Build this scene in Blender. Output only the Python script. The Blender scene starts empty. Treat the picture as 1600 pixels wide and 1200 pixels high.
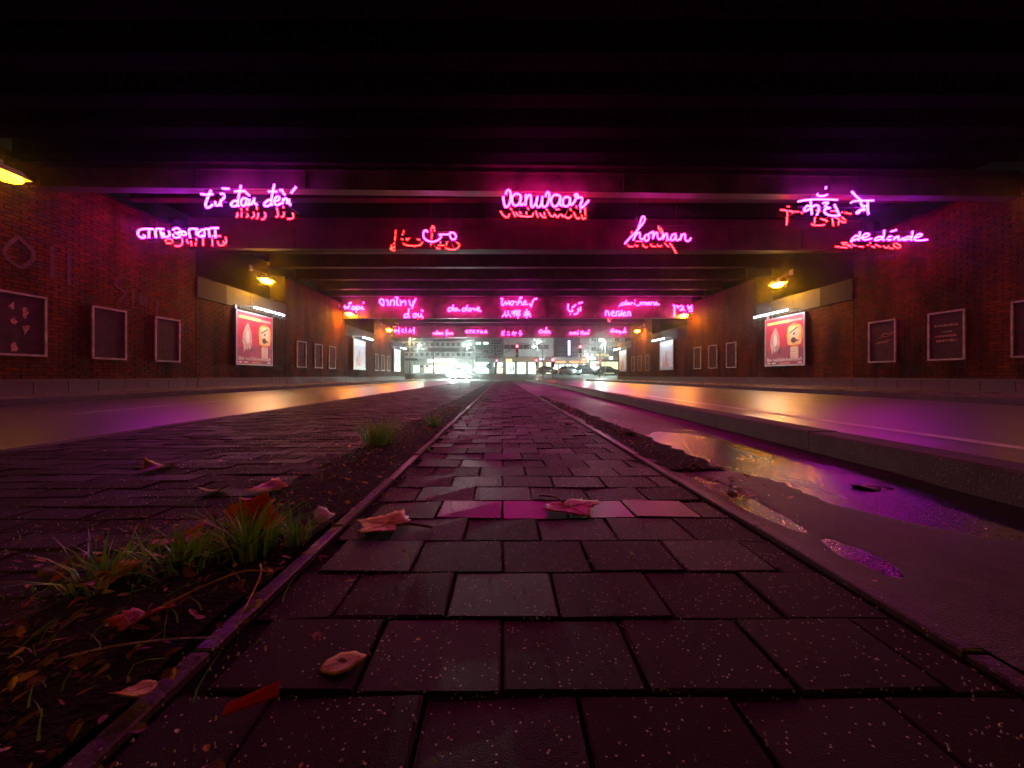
import bpy, math, random
from math import radians as R, sin, cos, pi
random.seed(7)
scene = bpy.context.scene
col = scene.collection

# ------------------------------------------------------------------ camera
cam_data = bpy.data.cameras.new('camera')
cam_data.sensor_width = 36.0
cam_data.lens = 13.95
cam_data.shift_x = 0.0094
cam_data.shift_y = -0.0081
cam_data.clip_start = 0.02
cam_data.clip_end = 1500
cam = bpy.data.objects.new('camera', cam_data)
cam.location = (0, 0, 0.42)
cam.rotation_euler = (R(90), 0, 0)
col.objects.link(cam)
scene.camera = cam

# ------------------------------------------------------------------ world: clear night just after dusk
world = bpy.data.worlds.new('World')
scene.world = world
world.use_nodes = True
wn, wl = world.node_tree.nodes, world.node_tree.links
bg = wn['Background']
sky = wn.new('ShaderNodeTexSky')
sky.sky_type = 'NISHITA'
sky.sun_disc = False
sky.sun_elevation = R(-3.5)
sky.sun_rotation = R(200)
wl.new(sky.outputs[0], bg.inputs[0])
bg.inputs[1].default_value = 0.06

scene.view_settings.view_transform = 'Standard'
scene.view_settings.look = 'None'
scene.view_settings.exposure = 0.0
scene.view_settings.gamma = 1.0
scene.view_settings.use_curve_mapping = False
cy = scene.cycles
cy.use_denoising = True
cy.max_bounces = 5
cy.diffuse_bounces = 3
cy.glossy_bounces = 3
cy.transmission_bounces = 2
cy.volume_bounces = 0
cy.caustics_reflective = False
cy.caustics_refractive = False
cy.sample_clamp_indirect = 4.0
cy.use_light_tree = True

# ------------------------------------------------------------------ levels used everywhere
NEON = 54.0      # radiance of the neon glass
RED = 66.0
SODIUM = 400.0
FLUO = 70.0
HAZE_D = 0.0025
X_LEFT, X_RIGHT = -8.8, 10.4
EXIT_Y = 35.7
WALK_Z = 0.09
ROAD_Z = -0.02

# ------------------------------------------------------------------ helpers
def link(o, parent=None):
    col.objects.link(o)
    if parent is not None:
        o.parent = parent
    return o

def tag(o, label=None, cat=None, group=None, kind=None):
    if label: o['label'] = label
    if cat: o['category'] = cat
    if group: o['group'] = group
    if kind: o['kind'] = kind
    return o

def empty(name, loc=(0, 0, 0), rz=0.0):
    o = bpy.data.objects.new(name, None)
    o.empty_display_size = 0.1
    o.location = loc
    o.rotation_euler = (0, 0, rz)
    col.objects.link(o)
    return o

def copy_tree(o, parent=None):
    c = o.copy()
    col.objects.link(c)
    c.parent = parent
    for ch in list(o.children):
        copy_tree(ch, c)
    return c

def smooth_path(pts, n=3):
    """Catmull-Rom through the points (tuples of equal length)."""
    if len(pts) < 3 or n < 2:
        return list(pts)
    out = []
    P = [pts[0]] + list(pts) + [pts[-1]]
    for i in range(1, len(P) - 2):
        a, b, c, d = P[i - 1], P[i], P[i + 1], P[i + 2]
        for k in range(n):
            t = k / n
            out.append(tuple(0.5 * (2 * b[j] + (c[j] - a[j]) * t + (2 * a[j] - 5 * b[j] + 4 * c[j] - d[j]) * t * t
                                    + (3 * b[j] - a[j] - 3 * c[j] + d[j]) * t ** 3) for j in range(len(b))))
    out.append(tuple(pts[-1]))
    return out

def vsub(a, b): return (a[0] - b[0], a[1] - b[1], a[2] - b[2])
def vcross(a, b): return (a[1] * b[2] - a[2] * b[1], a[2] * b[0] - a[0] * b[2], a[0] * b[1] - a[1] * b[0])
def vnorm(a):
    l = math.sqrt(a[0] ** 2 + a[1] ** 2 + a[2] ** 2) or 1.0
    return (a[0] / l, a[1] / l, a[2] / l)

class MB:
    """Collects shapes and links them as one mesh object."""
    def __init__(self):
        self.v, self.f, self.s = [], [], []
    def add(self, verts, faces, smooth=False):
        b = len(self.v)
        self.v += verts
        for f in faces:
            self.f.append(tuple(i + b for i in f)); self.s.append(smooth)
        return self
    def box(self, x0, x1, y0, y1, z0, z1):
        return self.add([(x0, y0, z0), (x1, y0, z0), (x1, y1, z0), (x0, y1, z0), (x0, y0, z1), (x1, y0, z1), (x1, y1, z1), (x0, y1, z1)],
                        [(3, 2, 1, 0), (4, 5, 6, 7), (0, 1, 5, 4), (1, 2, 6, 5), (2, 3, 7, 6), (3, 0, 4, 7)])
    def cbox(self, x0, x1, y0, y1, z0, z1, c):
        """box without a bottom, with a chamfered top"""
        return self.add([(x0, y0, z0), (x1, y0, z0), (x1, y1, z0), (x0, y1, z0), (x0, y0, z1 - c), (x1, y0, z1 - c), (x1, y1, z1 - c), (x0, y1, z1 - c),
                         (x0 + c, y0 + c, z1), (x1 - c, y0 + c, z1), (x1 - c, y1 - c, z1), (x0 + c, y1 - c, z1)],
                        [(8, 9, 10, 11), (0, 1, 5, 4), (1, 2, 6, 5), (2, 3, 7, 6), (3, 0, 4, 7), (4, 5, 9, 8), (5, 6, 10, 9), (6, 7, 11, 10), (7, 4, 8, 11)])
    def tube(self, pts, r, n=8, caps=True, r1=None, smooth=True):
        m = len(pts)
        ring = []
        for i, p in enumerate(pts):
            t = vnorm(vsub(pts[min(i + 1, m - 1)], pts[max(i - 1, 0)]))
            ref = (0, 1, 0) if abs(t[1]) < 0.8 else (1, 0, 0)
            a = vnorm(vcross(t, ref)); b = vcross(t, a)
            rr = r if r1 is None else r + (r1 - r) * i / max(m - 1, 1)
            ring.append([(p[0] + rr * (cos(2 * pi * k / n) * a[0] + sin(2 * pi * k / n) * b[0]),
                          p[1] + rr * (cos(2 * pi * k / n) * a[1] + sin(2 * pi * k / n) * b[1]),
                          p[2] + rr * (cos(2 * pi * k / n) * a[2] + sin(2 * pi * k / n) * b[2])) for k in range(n)])
        v = [q for rg in ring for q in rg]
        f = [(i * n + k, i * n + (k + 1) % n, (i + 1) * n + (k + 1) % n, (i + 1) * n + k) for i in range(m - 1) for k in range(n)]
        if caps:
            f += [tuple(range(n))[::-1], tuple((m - 1) * n + k for k in range(n))]
        return self.add(v, f, smooth)
    def cyl(self, a, b, r, n=12, r1=None):
        return self.tube([a, b], r, n, True, r1, True)
    def disc(self, c, r, axis='y', n=20, depth=0.02):
        d = {'x': (depth, 0, 0), 'y': (0, depth, 0), 'z': (0, 0, depth)}[axis]
        return self.tube([c, (c[0] + d[0], c[1] + d[1], c[2] + d[2])], r, n, True, None, False)
    def prism(self, poly, y0, y1):
        """polygon in x,z extruded along y"""
        n = len(poly)
        v = [(p[0], y0, p[1]) for p in poly] + [(p[0], y1, p[1]) for p in poly]
        f = [tuple(range(n))[::-1], tuple(range(n, 2 * n))] + [(i, (i + 1) % n, n + (i + 1) % n, n + i) for i in range(n)]
        return self.add(v, f)
    def prism_z(self, poly, z0, z1):
        n = len(poly)
        v = [(p[0], p[1], z0) for p in poly] + [(p[0], p[1], z1) for p in poly]
        f = [tuple(range(n))[::-1], tuple(range(n, 2 * n))] + [(i, (i + 1) % n, n + (i + 1) % n, n + i) for i in range(n)]
        return self.add(v, f)
    def ball(self, c, rx, ry, rz, n=10, m=6):
        v = [(c[0], c[1], c[2] - rz)]
        for j in range(1, m):
            a = -pi / 2 + pi * j / m
            v += [(c[0] + rx * cos(a) * cos(2 * pi * k / n), c[1] + ry * cos(a) * sin(2 * pi * k / n), c[2] + rz * sin(a)) for k in range(n)]
        v.append((c[0], c[1], c[2] + rz))
        f = [(0, 1 + (k + 1) % n, 1 + k) for k in range(n)]
        for j in range(m - 2):
            f += [(1 + j * n + k, 1 + j * n + (k + 1) % n, 1 + (j + 1) * n + (k + 1) % n, 1 + (j + 1) * n + k) for k in range(n)]
        t = len(v) - 1; b = 1 + (m - 2) * n
        f += [(b + k, b + (k + 1) % n, t) for k in range(n)]
        return self.add(v, f, True)
    def mesh(self, name, mat):
        me = bpy.data.meshes.new(name)
        me.from_pydata(self.v, [], self.f)
        me.polygons.foreach_set('use_smooth', self.s)
        if mat is not None: me.materials.append(mat)
        me.update()
        return me
    def build(self, name, mat, parent=None, loc=(0, 0, 0), rz=0.0, kind=None):
        o = bpy.data.objects.new(name, self.mesh(name, mat))
        o.location = loc
        o.rotation_euler = (0, 0, rz)
        link(o, parent)
        if kind: o['kind'] = kind
        return o

def place(name, me, parent, loc, rot=(0, 0, 0), scale=(1, 1, 1)):
    o = bpy.data.objects.new(name, me)
    o.location = loc; o.rotation_euler = rot; o.scale = scale
    return link(o, parent)

# ------------------------------------------------------------------ materials
def new_mat(name):
    m = bpy.data.materials.new(name)
    m.use_nodes = True
    return m, m.node_tree.nodes, m.node_tree.links, m.node_tree.nodes['Principled BSDF']

def mat(name, c, rough=0.6, metal=0.0, var=0.25, vscale=3.0, bump=0.0, bscale=60.0, rvar=0.0, detail=4.0, spec=0.5):
    m, n, l, p = new_mat(name)
    p.inputs['Roughness'].default_value = rough
    p.inputs['Metallic'].default_value = metal
    p.inputs['Specular IOR Level'].default_value = spec
    geo = n.new('ShaderNodeNewGeometry')
    tx = n.new('ShaderNodeTexNoise')
    tx.inputs['Scale'].default_value = vscale
    tx.inputs['Detail'].default_value = detail
    l.new(geo.outputs['Position'], tx.inputs['Vector'])
    mx = n.new('ShaderNodeMix'); mx.data_type = 'RGBA'
    mx.inputs['A'].default_value = (c[0] * (1 - var), c[1] * (1 - var), c[2] * (1 - var), 1)
    mx.inputs['B'].default_value = (min(1, c[0] * (1 + var)), min(1, c[1] * (1 + var)), min(1, c[2] * (1 + var)), 1)
    ramp = n.new('ShaderNodeMapRange')
    ramp.inputs['From Min'].default_value = 0.3; ramp.inputs['From Max'].default_value = 0.7
    l.new(tx.outputs['Fac'], ramp.inputs['Value'])
    l.new(ramp.outputs[0], mx.inputs['Factor'])
    l.new(mx.outputs['Result'], p.inputs['Base Color'])
    if rvar:
        rr = n.new('ShaderNodeMapRange')
        rr.inputs['From Min'].default_value = 0.3; rr.inputs['From Max'].default_value = 0.7
        rr.inputs['To Min'].default_value = max(0.02, rough - rvar); rr.inputs['To Max'].default_value = min(1, rough + rvar)
        l.new(tx.outputs['Fac'], rr.inputs['Value']); l.new(rr.outputs[0], p.inputs['Roughness'])
    if bump:
        tb = n.new('ShaderNodeTexNoise')
        tb.inputs['Scale'].default_value = bscale; tb.inputs['Detail'].default_value = 3
        l.new(geo.outputs['Position'], tb.inputs['Vector'])
        b = n.new('ShaderNodeBump'); b.inputs['Strength'].default_value = bump; b.inputs['Distance'].default_value = 0.01
        l.new(tb.outputs['Fac'], b.inputs['Height']); l.new(b.outputs[0], p.inputs['Normal'])
    return m

def glow(name, c, s):
    m, n, l, p = new_mat(name)
    p.inputs['Base Color'].default_value = (0.5, 0.5, 0.5, 1)
    p.inputs['Roughness'].default_value = 0.3
    p.inputs['Emission Color'].default_value = (c[0], c[1], c[2], 1)
    p.inputs['Emission Strength'].default_value = s
    return m

def piece_mat(name, c1, c2, rough, bump, bscale, specks=0.0, rrand=0.0, spec=0.5, stain=0.0):
    """Stone or clay pieces: every piece its own tone (object or island), fine grain, light grains."""
    m, n, l, p = new_mat(name)
    p.inputs['Specular IOR Level'].default_value = spec
    geo = n.new('ShaderNodeNewGeometry'); oi = n.new('ShaderNodeObjectInfo')
    ad = n.new('ShaderNodeMath'); ad.operation = 'ADD'
    l.new(geo.outputs['Random Per Island'], ad.inputs[0]); l.new(oi.outputs['Random'], ad.inputs[1])
    fr = n.new('ShaderNodeMath'); fr.operation = 'FRACT'; l.new(ad.outputs[0], fr.inputs[0])
    tx = n.new('ShaderNodeTexNoise'); tx.inputs['Scale'].default_value = 9.0; tx.inputs['Detail'].default_value = 6
    l.new(geo.outputs['Position'], tx.inputs['Vector'])
    mm = n.new('ShaderNodeMath'); mm.operation = 'MULTIPLY_ADD'
    l.new(tx.outputs['Fac'], mm.inputs[0]); mm.inputs[1].default_value = 0.9
    sub = n.new('ShaderNodeMath'); sub.operation = 'MULTIPLY_ADD'; l.new(fr.outputs[0], sub.inputs[0]); sub.inputs[1].default_value = 0.6; sub.inputs[2].default_value = -0.25
    l.new(sub.outputs[0], mm.inputs[2])
    mx = n.new('ShaderNodeMix'); mx.data_type = 'RGBA'
    mx.inputs['A'].default_value = (*c1, 1); mx.inputs['B'].default_value = (*c2, 1)
    l.new(mm.outputs[0], mx.inputs['Factor'])
    last = mx.outputs['Result']
    if stain:
        # soot, water runs and pale salt bloom
        mp = n.new('ShaderNodeMapping'); mp.inputs['Scale'].default_value = (1.0, 1.0, 0.28)
        l.new(geo.outputs['Position'], mp.inputs['Vector'])
        s1 = n.new('ShaderNodeTexNoise'); s1.inputs['Scale'].default_value = 1.3; s1.inputs['Detail'].default_value = 6; s1.inputs['Roughness'].default_value = .65
        l.new(mp.outputs[0], s1.inputs['Vector'])
        r1 = n.new('ShaderNodeMapRange'); r1.inputs['From Min'].default_value = .38; r1.inputs['From Max'].default_value = .62; r1.inputs['To Min'].default_value = .22; r1.inputs['To Max'].default_value = 1.15; l.new(s1.outputs['Fac'], r1.inputs['Value'])
        ml = n.new('ShaderNodeMix'); ml.data_type = 'RGBA'; ml.blend_type = 'MULTIPLY'; ml.inputs['Factor'].default_value = 1
        l.new(last, ml.inputs['A']); l.new(r1.outputs[0], ml.inputs['B'])
        s2 = n.new('ShaderNodeTexNoise'); s2.inputs['Scale'].default_value = 2.1; s2.inputs['Detail'].default_value = 8; s2.inputs['Roughness'].default_value = .75
        l.new(geo.outputs['Position'], s2.inputs['Vector'])
        r2 = n.new('ShaderNodeMapRange'); r2.inputs['From Min'].default_value = .60; r2.inputs['From Max'].default_value = .72; r2.inputs['To Max'].default_value = .55; l.new(s2.outputs['Fac'], r2.inputs['Value'])
        m3 = n.new('ShaderNodeMix'); m3.data_type = 'RGBA'; m3.inputs['B'].default_value = (.17, .09, .03, 1)
        l.new(r2.outputs[0], m3.inputs['Factor']); l.new(ml.outputs['Result'], m3.inputs['A'])
        last = m3.outputs['Result']
    if specks:
        vo = n.new('ShaderNodeTexVoronoi'); vo.inputs['Scale'].default_value = 260.0
        l.new(geo.outputs['Position'], vo.inputs['Vector'])
        wn_ = n.new('ShaderNodeTexWhiteNoise'); l.new(vo.outputs['Color'], wn_.inputs['Vector'])
        gt = n.new('ShaderNodeMath'); gt.operation = 'GREATER_THAN'; gt.inputs[1].default_value = 1 - specks
        l.new(wn_.outputs['Value'], gt.inputs[0])
        lt = n.new('ShaderNodeMath'); lt.operation = 'LESS_THAN'; lt.inputs[1].default_value = 0.4
        l.new(vo.outputs['Distance'], lt.inputs[0])
        an = n.new('ShaderNodeMath'); an.operation = 'MULTIPLY'; l.new(gt.outputs[0], an.inputs[0]); l.new(lt.outputs[0], an.inputs[1])
        m2 = n.new('ShaderNodeMix'); m2.data_type = 'RGBA'; m2.inputs['B'].default_value = (0.55, 0.5, 0.46, 1)
        l.new(an.outputs[0], m2.inputs['Factor']); l.new(last, m2.inputs['A'])
        last = m2.outputs['Result']
    l.new(last, p.inputs['Base Color'])
    rr = n.new('ShaderNodeMath'); rr.operation = 'MULTIPLY_ADD'
    l.new(fr.outputs[0], rr.inputs[0]); rr.inputs[1].default_value = rrand; rr.inputs[2].default_value = rough
    l.new(rr.outputs[0], p.inputs['Roughness'])
    tb = n.new('ShaderNodeTexNoise'); tb.inputs['Scale'].default_value = bscale; tb.inputs['Detail'].default_value = 4
    l.new(geo.outputs['Position'], tb.inputs['Vector'])
    b = n.new('ShaderNodeBump'); b.inputs['Strength'].default_value = bump; b.inputs['Distance'].default_value = 0.006
    l.new(tb.outputs['Fac'], b.inputs['Height']); l.new(b.outputs[0], p.inputs['Normal'])
    return m

def wet_asphalt(name, c, r0, r1, bump, bscale=90.0, wscale=0.8, coat=0.0):
    m, n, l, p = new_mat(name)
    p.inputs['Specular IOR Level'].default_value = 0.5
    p.inputs['Coat Weight'].default_value = coat
    p.inputs['Coat Roughness'].default_value = 0.31
    p.inputs['Coat IOR'].default_value = 1.75
    p.inputs['Specular IOR Level'].default_value = 0.5 + 0.5 * coat
    geo = n.new('ShaderNodeNewGeometry')
    a = n.new('ShaderNodeTexNoise'); a.inputs['Scale'].default_value = 60.0; a.inputs['Detail'].default_value = 4
    l.new(geo.outputs['Position'], a.inputs['Vector'])
    mx = n.new('ShaderNodeMix'); mx.data_type = 'RGBA'
    mx.inputs['A'].default_value = (c[0] * .6, c[1] * .6, c[2] * .6, 1); mx.inputs['B'].default_value = (c[0] * 1.5, c[1] * 1.5, c[2] * 1.5, 1)
    l.new(a.outputs['Fac'], mx.inputs['Factor']); l.new(mx.outputs['Result'], p.inputs['Base Color'])
    mp = n.new('ShaderNodeMapping'); mp.inputs['Scale'].default_value = (1.0, 0.25, 1.0)
    l.new(geo.outputs['Position'], mp.inputs['Vector'])
    w = n.new('ShaderNodeTexNoise'); w.inputs['Scale'].default_value = wscale; w.inputs['Detail'].default_value = 5
    l.new(mp.outputs[0], w.inputs['Vector'])
    rr = n.new('ShaderNodeMapRange'); rr.inputs['From Min'].default_value = 0.35; rr.inputs['From Max'].default_value = 0.65
    rr.inputs['To Min'].default_value = r0; rr.inputs['To Max'].default_value = r1
    l.new(w.outputs['Fac'], rr.inputs['Value']); l.new(rr.outputs[0], p.inputs['Roughness'])
    v = n.new('ShaderNodeTexVoronoi'); v.inputs['Scale'].default_value = bscale
    l.new(geo.outputs['Position'], v.inputs['Vector'])
    b = n.new('ShaderNodeBump'); b.inputs['Strength'].default_value = bump; b.inputs['Distance'].default_value = 0.004
    l.new(v.outputs['Distance'], b.inputs['Height']); l.new(b.outputs[0], p.inputs['Normal'])
    return m

MAT = dict(
    asphalt=wet_asphalt('wet_asphalt', (0.016, 0.015, 0.015), 0.33, 0.45, 0.45, 120.0, coat=1.0),
    old_asphalt=wet_asphalt('old_asphalt', (0.012, 0.009, 0.009), 0.40, 0.60, 0.6, 320.0, 1.6),
    plaza=wet_asphalt('plaza_asphalt', (0.27, 0.29, 0.28), 0.4, 0.6, 0.2, 30.0),
    water=wet_asphalt('puddle_water', (0.010, 0.008, 0.010), 0.16, 0.30, 0.30, 150.0, 3.0),
    paver=piece_mat('concrete_paver', (0.0075, 0.003, 0.0042), (0.027, 0.010, 0.0165), 0.50, 0.40, 520.0, 0.045, 0.20, spec=0.11),
    paver_wet=piece_mat('wet_concrete_paver', (0.005, 0.003, 0.003), (0.017, 0.010, 0.010), 0.33, 0.10, 240.0, 0.0, 0.10, spec=0.32),
    block=piece_mat('grey_block_paver', (0.011, 0.0075, 0.0072), (0.030, 0.020, 0.019), 0.52, 0.40, 420.0, 0.02, 0.3, spec=0.15),
    joint=mat('joint_sand', (0.014, 0.009, 0.008), 0.9, spec=0.1, var=.4, vscale=30, bump=.6, bscale=200),
    soil=mat('dark_soil', (0.014, 0.010, 0.008), 0.9, spec=0.15, var=.5, vscale=25, bump=1.0, bscale=90),
    kerb=piece_mat('kerb_granite', (0.035, 0.032, 0.030), (0.12, 0.112, 0.108), 0.65, 0.5, 120.0, 0.02, 0.2),
    edging=piece_mat('edging_stone', (0.018, 0.011, 0.012), (0.05, 0.032, 0.034), 0.42, 0.5, 120.0, 0.01, 0.2),
    slab=mat('walkway_slab', (0.10, 0.09, 0.085), 0.30, var=.25, vscale=2.5, bump=.12, bscale=70, rvar=.1, spec=.8),
    brick=piece_mat('clay_brick', (0.036, 0.009, 0.0018), (0.16, 0.042, 0.006), 0.65, 0.6, 140.0, 0.0, 0.3, spec=0.12, stain=1.0),
    mortar=mat('mortar', (0.022, 0.012, 0.006), 0.95, spec=0.1, var=.3, vscale=8),
    plinth=piece_mat('plinth_stone', (0.06, 0.042, 0.034), (0.14, 0.10, 0.08), 0.6, 0.5, 60.0, 0.0, 0.2),
    concrete=piece_mat('lamplit_concrete', (0.020, 0.024, 0.027), (0.046, 0.054, 0.060), 0.85, 0.3, 40.0),  # paler bluish tone paints in the glow of the poster lamps
    dark_steel=mat('dark_steel', (0.038, 0.014, 0.011), 0.6, spec=0.12, var=.5, vscale=2.2, bump=.25, bscale=25),
    girder=mat('painted_steel', (0.105, 0.045, 0.036), 0.5, spec=0.22, var=.55, vscale=2.2, bump=.25, bscale=25, rvar=.18),
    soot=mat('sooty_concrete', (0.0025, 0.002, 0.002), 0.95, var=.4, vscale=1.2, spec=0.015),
    shaded_concrete=piece_mat('shaded_concrete', (0.015, 0.014, 0.013), (0.04, 0.037, 0.034), 0.85, 0.3, 40.0, spec=.2),  # lintel tone away from the posters, shade put into the colour
    dark_metal=mat('dark_metal', (0.05, 0.05, 0.05), 0.5, 0.6),
    grey_metal=mat('grey_metal', (0.32, 0.32, 0.31), 0.45, 0.5, var=.15),
    frame=mat('poster_frame_steel', (0.24, 0.19, 0.14), 0.5, 0.2, var=.45, vscale=6),
    board=mat('poster_board', (0.05, 0.024, 0.018), 0.8, spec=0.2, var=.35, vscale=5, bump=.2, bscale=30),
    paint=mat('road_paint', (0.8, 0.79, 0.77), 0.45, var=.2, vscale=6),
    white=mat('white_paint', (0.72, 0.72, 0.7), 0.5, var=.1),
    black=mat('black_plastic', (0.015, 0.015, 0.016), 0.4, var=.1),
    rubber=mat('tyre_rubber', (0.02, 0.02, 0.02), 0.8, var=.1),
    neon_magenta=glow('neon_magenta', (1.0, 0.011, 0.46), NEON),
    neon_violet=glow('neon_violet', (0.46, 0.0140, 0.70), NEON),
    neon_far=glow('neon_pink', (1.0, 0.016, 0.44), NEON * .66),
    neon_red=glow('neon_red', (1.0, 0.0045, 0.0025), RED),
    sodium_dim=glow('sodium_light_dim', (1.0, 0.37, 0.004), SODIUM * .07),
    sodium_added=glow('sodium_light_added', (1.0, 0.37, 0.004), SODIUM * .65),  # glow of the added lamps behind the camera
    sodium=glow('sodium_light', (1.0, 0.37, 0.004), SODIUM),
    fluo=glow('fluorescent_light', (0.62, 0.92, 1.0), FLUO),
)
# ================================================================== SETTING: ground
def sheet(name, poly, z, m, kind='structure', parent=None):
    return MB().add([(x, y, z) for x, y in poly], [tuple(range(len(poly)))]).build(name, m, parent, kind=kind)

MB().add([(-600, -60, -0.06), (600, -60, -0.06), (600, EXIT_Y + 1, -0.06), (-600, EXIT_Y + 1, -0.06)], [(0, 1, 2, 3)]).build('ground', MAT['soil'], kind='structure')
sheet('left_road', [(-7.05, -12), (-2.84, -12), (-2.84, EXIT_Y), (-7.05, EXIT_Y)], ROAD_Z, MAT['asphalt'])
sheet('right_road', [(1.70, -12), (7.6, -12), (7.6, EXIT_Y), (2.05, EXIT_Y)], ROAD_Z, MAT['asphalt'])

# the street beyond the bridge climbs gently to the junction
def street_z(y):
    t = min(max((y - EXIT_Y) / 48.0, 0), 1)
    return -0.02 + 0.86 * t * t * (3 - 2 * t)
gv, gf = [], []
ys = [EXIT_Y, 38, 41, 45, 50, 55, 60, 66, 72, 78, 84, 100, 150, 400, 900]
for y in ys:
    for x in (-600, -60, -20, -8, 0, 8, 20, 60, 600):
        gv.append((x, y, street_z(y)))
for i in range(len(ys) - 1):
    for k in range(8):
        gf.append((i * 9 + k, i * 9 + k + 1, i * 9 + 10 + k, i * 9 + 9 + k))
MB().add(gv, gf).build('junction_street', MAT['plaza'], kind='structure')

mk = MB()
for (x0, x1, y0, y1) in ((3.05, 3.19, -4, 33),):
    mk.add([(x0, y0, ROAD_Z + .004), (x1, y0, ROAD_Z + .004), (x1 + .12, y1, ROAD_Z + .004), (x0 + .12, y1, ROAD_Z + .004)], [(0, 1, 2, 3)])
mk.build('right_road_marking', MAT['paint'], kind='structure')
mk = MB()
for y0, y1 in ((4.5, 7.0), (10.5, 15.0), (18.5, 24), (27, 32)):
    mk.add([(-4.96, y0, ROAD_Z + .004), (-4.88, y0, ROAD_Z + .004), (-4.88, y1, ROAD_Z + .004), (-4.96, y1, ROAD_Z + .004)], [(0, 1, 2, 3)])
mk.build('left_road_marking', MAT['paint'], kind='structure')

# median: bed, pavers, edging
sheet('median_bed', [(-2.78, -2), (1.66, -2), (1.98, EXIT_Y), (-2.78, EXIT_Y)], -0.0085, MAT['joint'])

def pave(name, x0, x1, y0, y1, lx, ly, joint, m, chamfer, limit, ystart, tilt, dz, wet_row=None):
    root = empty(name)
    root['kind'] = 'structure'
    cells = []
    r = 0
    y = ystart
    while y < y1:
        off = (r % 2) * lx / 2
        k0 = math.floor((x0 - off) / lx)
        x = k0 * lx + off
        while x < x1:
            a, b = max(x, x0), min(x + lx, x1)
            if b - a > lx * .2 and y + ly > y0:
                cells.append((a + joint / 2, b - joint / 2, y + joint / 2, y + ly - joint / 2))
            x += lx
        y += ly; r += 1
    def vis(c):
        cx, cy = (c[0] + c[1]) / 2, (c[2] + c[3]) / 2
        if cy <= 0.15: return 0
        u = 785 + cx / cy * 620; v = 587 + .42 / cy * 620
        return 1 / cy if (-30 < u < 1630 and v < 1230) else 0
    cells.sort(key=vis, reverse=True)
    cache = {}
    rest = MB()
    for i, c in enumerate(cells):
        w, d = c[1] - c[0], c[3] - c[2]
        if i < limit:
            wet = wet_row is not None and wet_row[0] < (c[2] + c[3]) / 2 < wet_row[1] and random.random() < .7
            key = (round(w, 3), round(d, 3), random.randrange(10), wet)
            if key not in cache:
                pm = MB().cbox(-w / 2, w / 2, -d / 2, d / 2, -0.06, 0, chamfer)
                for q in range(4, 12):                     # worn, slightly chipped corners
                    jx, jy, jz = random.gauss(0, .0016), random.gauss(0, .0016), -abs(random.gauss(0, .0014)) - (.006 if random.random() < .08 else 0)
                    pm.v[q] = (pm.v[q][0] + jx, pm.v[q][1] + jy, pm.v[q][2] + jz)
                cache[key] = pm.mesh('paver', MAT['paver_wet'] if wet else m)
            o = place('paver', cache[key], root, ((c[0] + c[1]) / 2, (c[2] + c[3]) / 2, random.uniform(-dz, dz * .4)),
                      (random.gauss(0, tilt), random.gauss(0, tilt), random.gauss(0, .006)))
        else:
            z = random.uniform(-dz, dz * .4)
            rest.cbox(c[0], c[1], c[2], c[3], -0.06 + z, z, chamfer)
            t1, t2 = random.gauss(0, tilt), random.gauss(0, tilt)
            cx, cyy = (c[0] + c[1]) / 2, (c[2] + c[3]) / 2
            for q in range(len(rest.v) - 12, len(rest.v)):
                vx, vy, vz = rest.v[q]
                rest.v[q] = (vx, vy, vz + (vx - cx) * t1 + (vy - cyy) * t2)
    rest.build('paver_field', m, root, kind='stuff')
    return root

pave('median_path', -0.43, 0.68, -0.5, EXIT_Y - .1, 0.2, 0.163, 0.005, MAT['paver'], 0.003, 300, 0.527 - 0.163 * 6, 0.009, 0.003, (1.18, 1.345))
pave('median_paving', -2.72, -0.80, -0.3, EXIT_Y - .1, 0.21, 0.105, 0.005, MAT['block'], 0.003, 300, -0.3, 0.012, 0.003)

def edging(name, xs, w, z0, z1, m, y0, y1, length, piece, ybase=-0.06):
    """a line of stones; xs(y) is the middle of the line"""
    root = empty(name); root['kind'] = 'structure'
    y = y0
    while y < y1:
        x = xs(y + length / 2)
        ang = math.atan2(xs(y + length) - xs(y), length)
        a, b = -w / 2, w / 2
        o = MB().cbox(a, b, -length / 2 + .002, length / 2 - .002, z0, z1, min(.008, w * .09)).build(piece, m, root, (x, y + length / 2, random.uniform(-.003, .003)), -ang)
        o.rotation_euler = (random.gauss(0, .0015), random.gauss(0, .005), -ang)
        y += length
    return root
edging('path_edging', lambda y: -0.455, 0.030, -0.06, 0.004, MAT['edging'], -0.4, 24, 0.5, 'edging_stone')
edging('path_edging', lambda y: 0.715, 0.034, -0.06, 0.004, MAT['edging'], -0.4, 24, 0.5, 'edging_stone')
kx = lambda y: 1.66 + 0.32 * min(1, max(0, (y - 1) / 10.0)) + .004 * max(0, y - 11)
edging('median_kerb', lambda y: kx(y) + .085, 0.17, -0.06, 0.11, MAT['kerb'], -1.8, EXIT_Y - .5, 1.0, 'kerb_stone')
edging('median_kerb', lambda y: -2.78, 0.11, -0.06, 0.006, MAT['kerb'], -1.8, EXIT_Y - .5, 1.0, 'kerb_stone')
edging('walkway_kerb', lambda y: X_LEFT + 1.75 - .07, 0.14, -0.06, WALK_Z, MAT['kerb'], -3, EXIT_Y - .4, 1.0, 'kerb_stone')
edging('walkway_kerb', lambda y: 7.6 + .07, 0.14, -0.06, WALK_Z, MAT['kerb'], -3, EXIT_Y - .4, 1.0, 'kerb_stone')
MB().box(X_LEFT - .3, X_LEFT + 1.605, -12, EXIT_Y + 1.0, -0.05, WALK_Z - .004).build('left_walkway', MAT['slab'], kind='structure')
MB().box(7.745, X_RIGHT + .3, -12, EXIT_Y + 1.0, -0.05, WALK_Z - .004).build('right_walkway', MAT['slab'], kind='structure')

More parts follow.
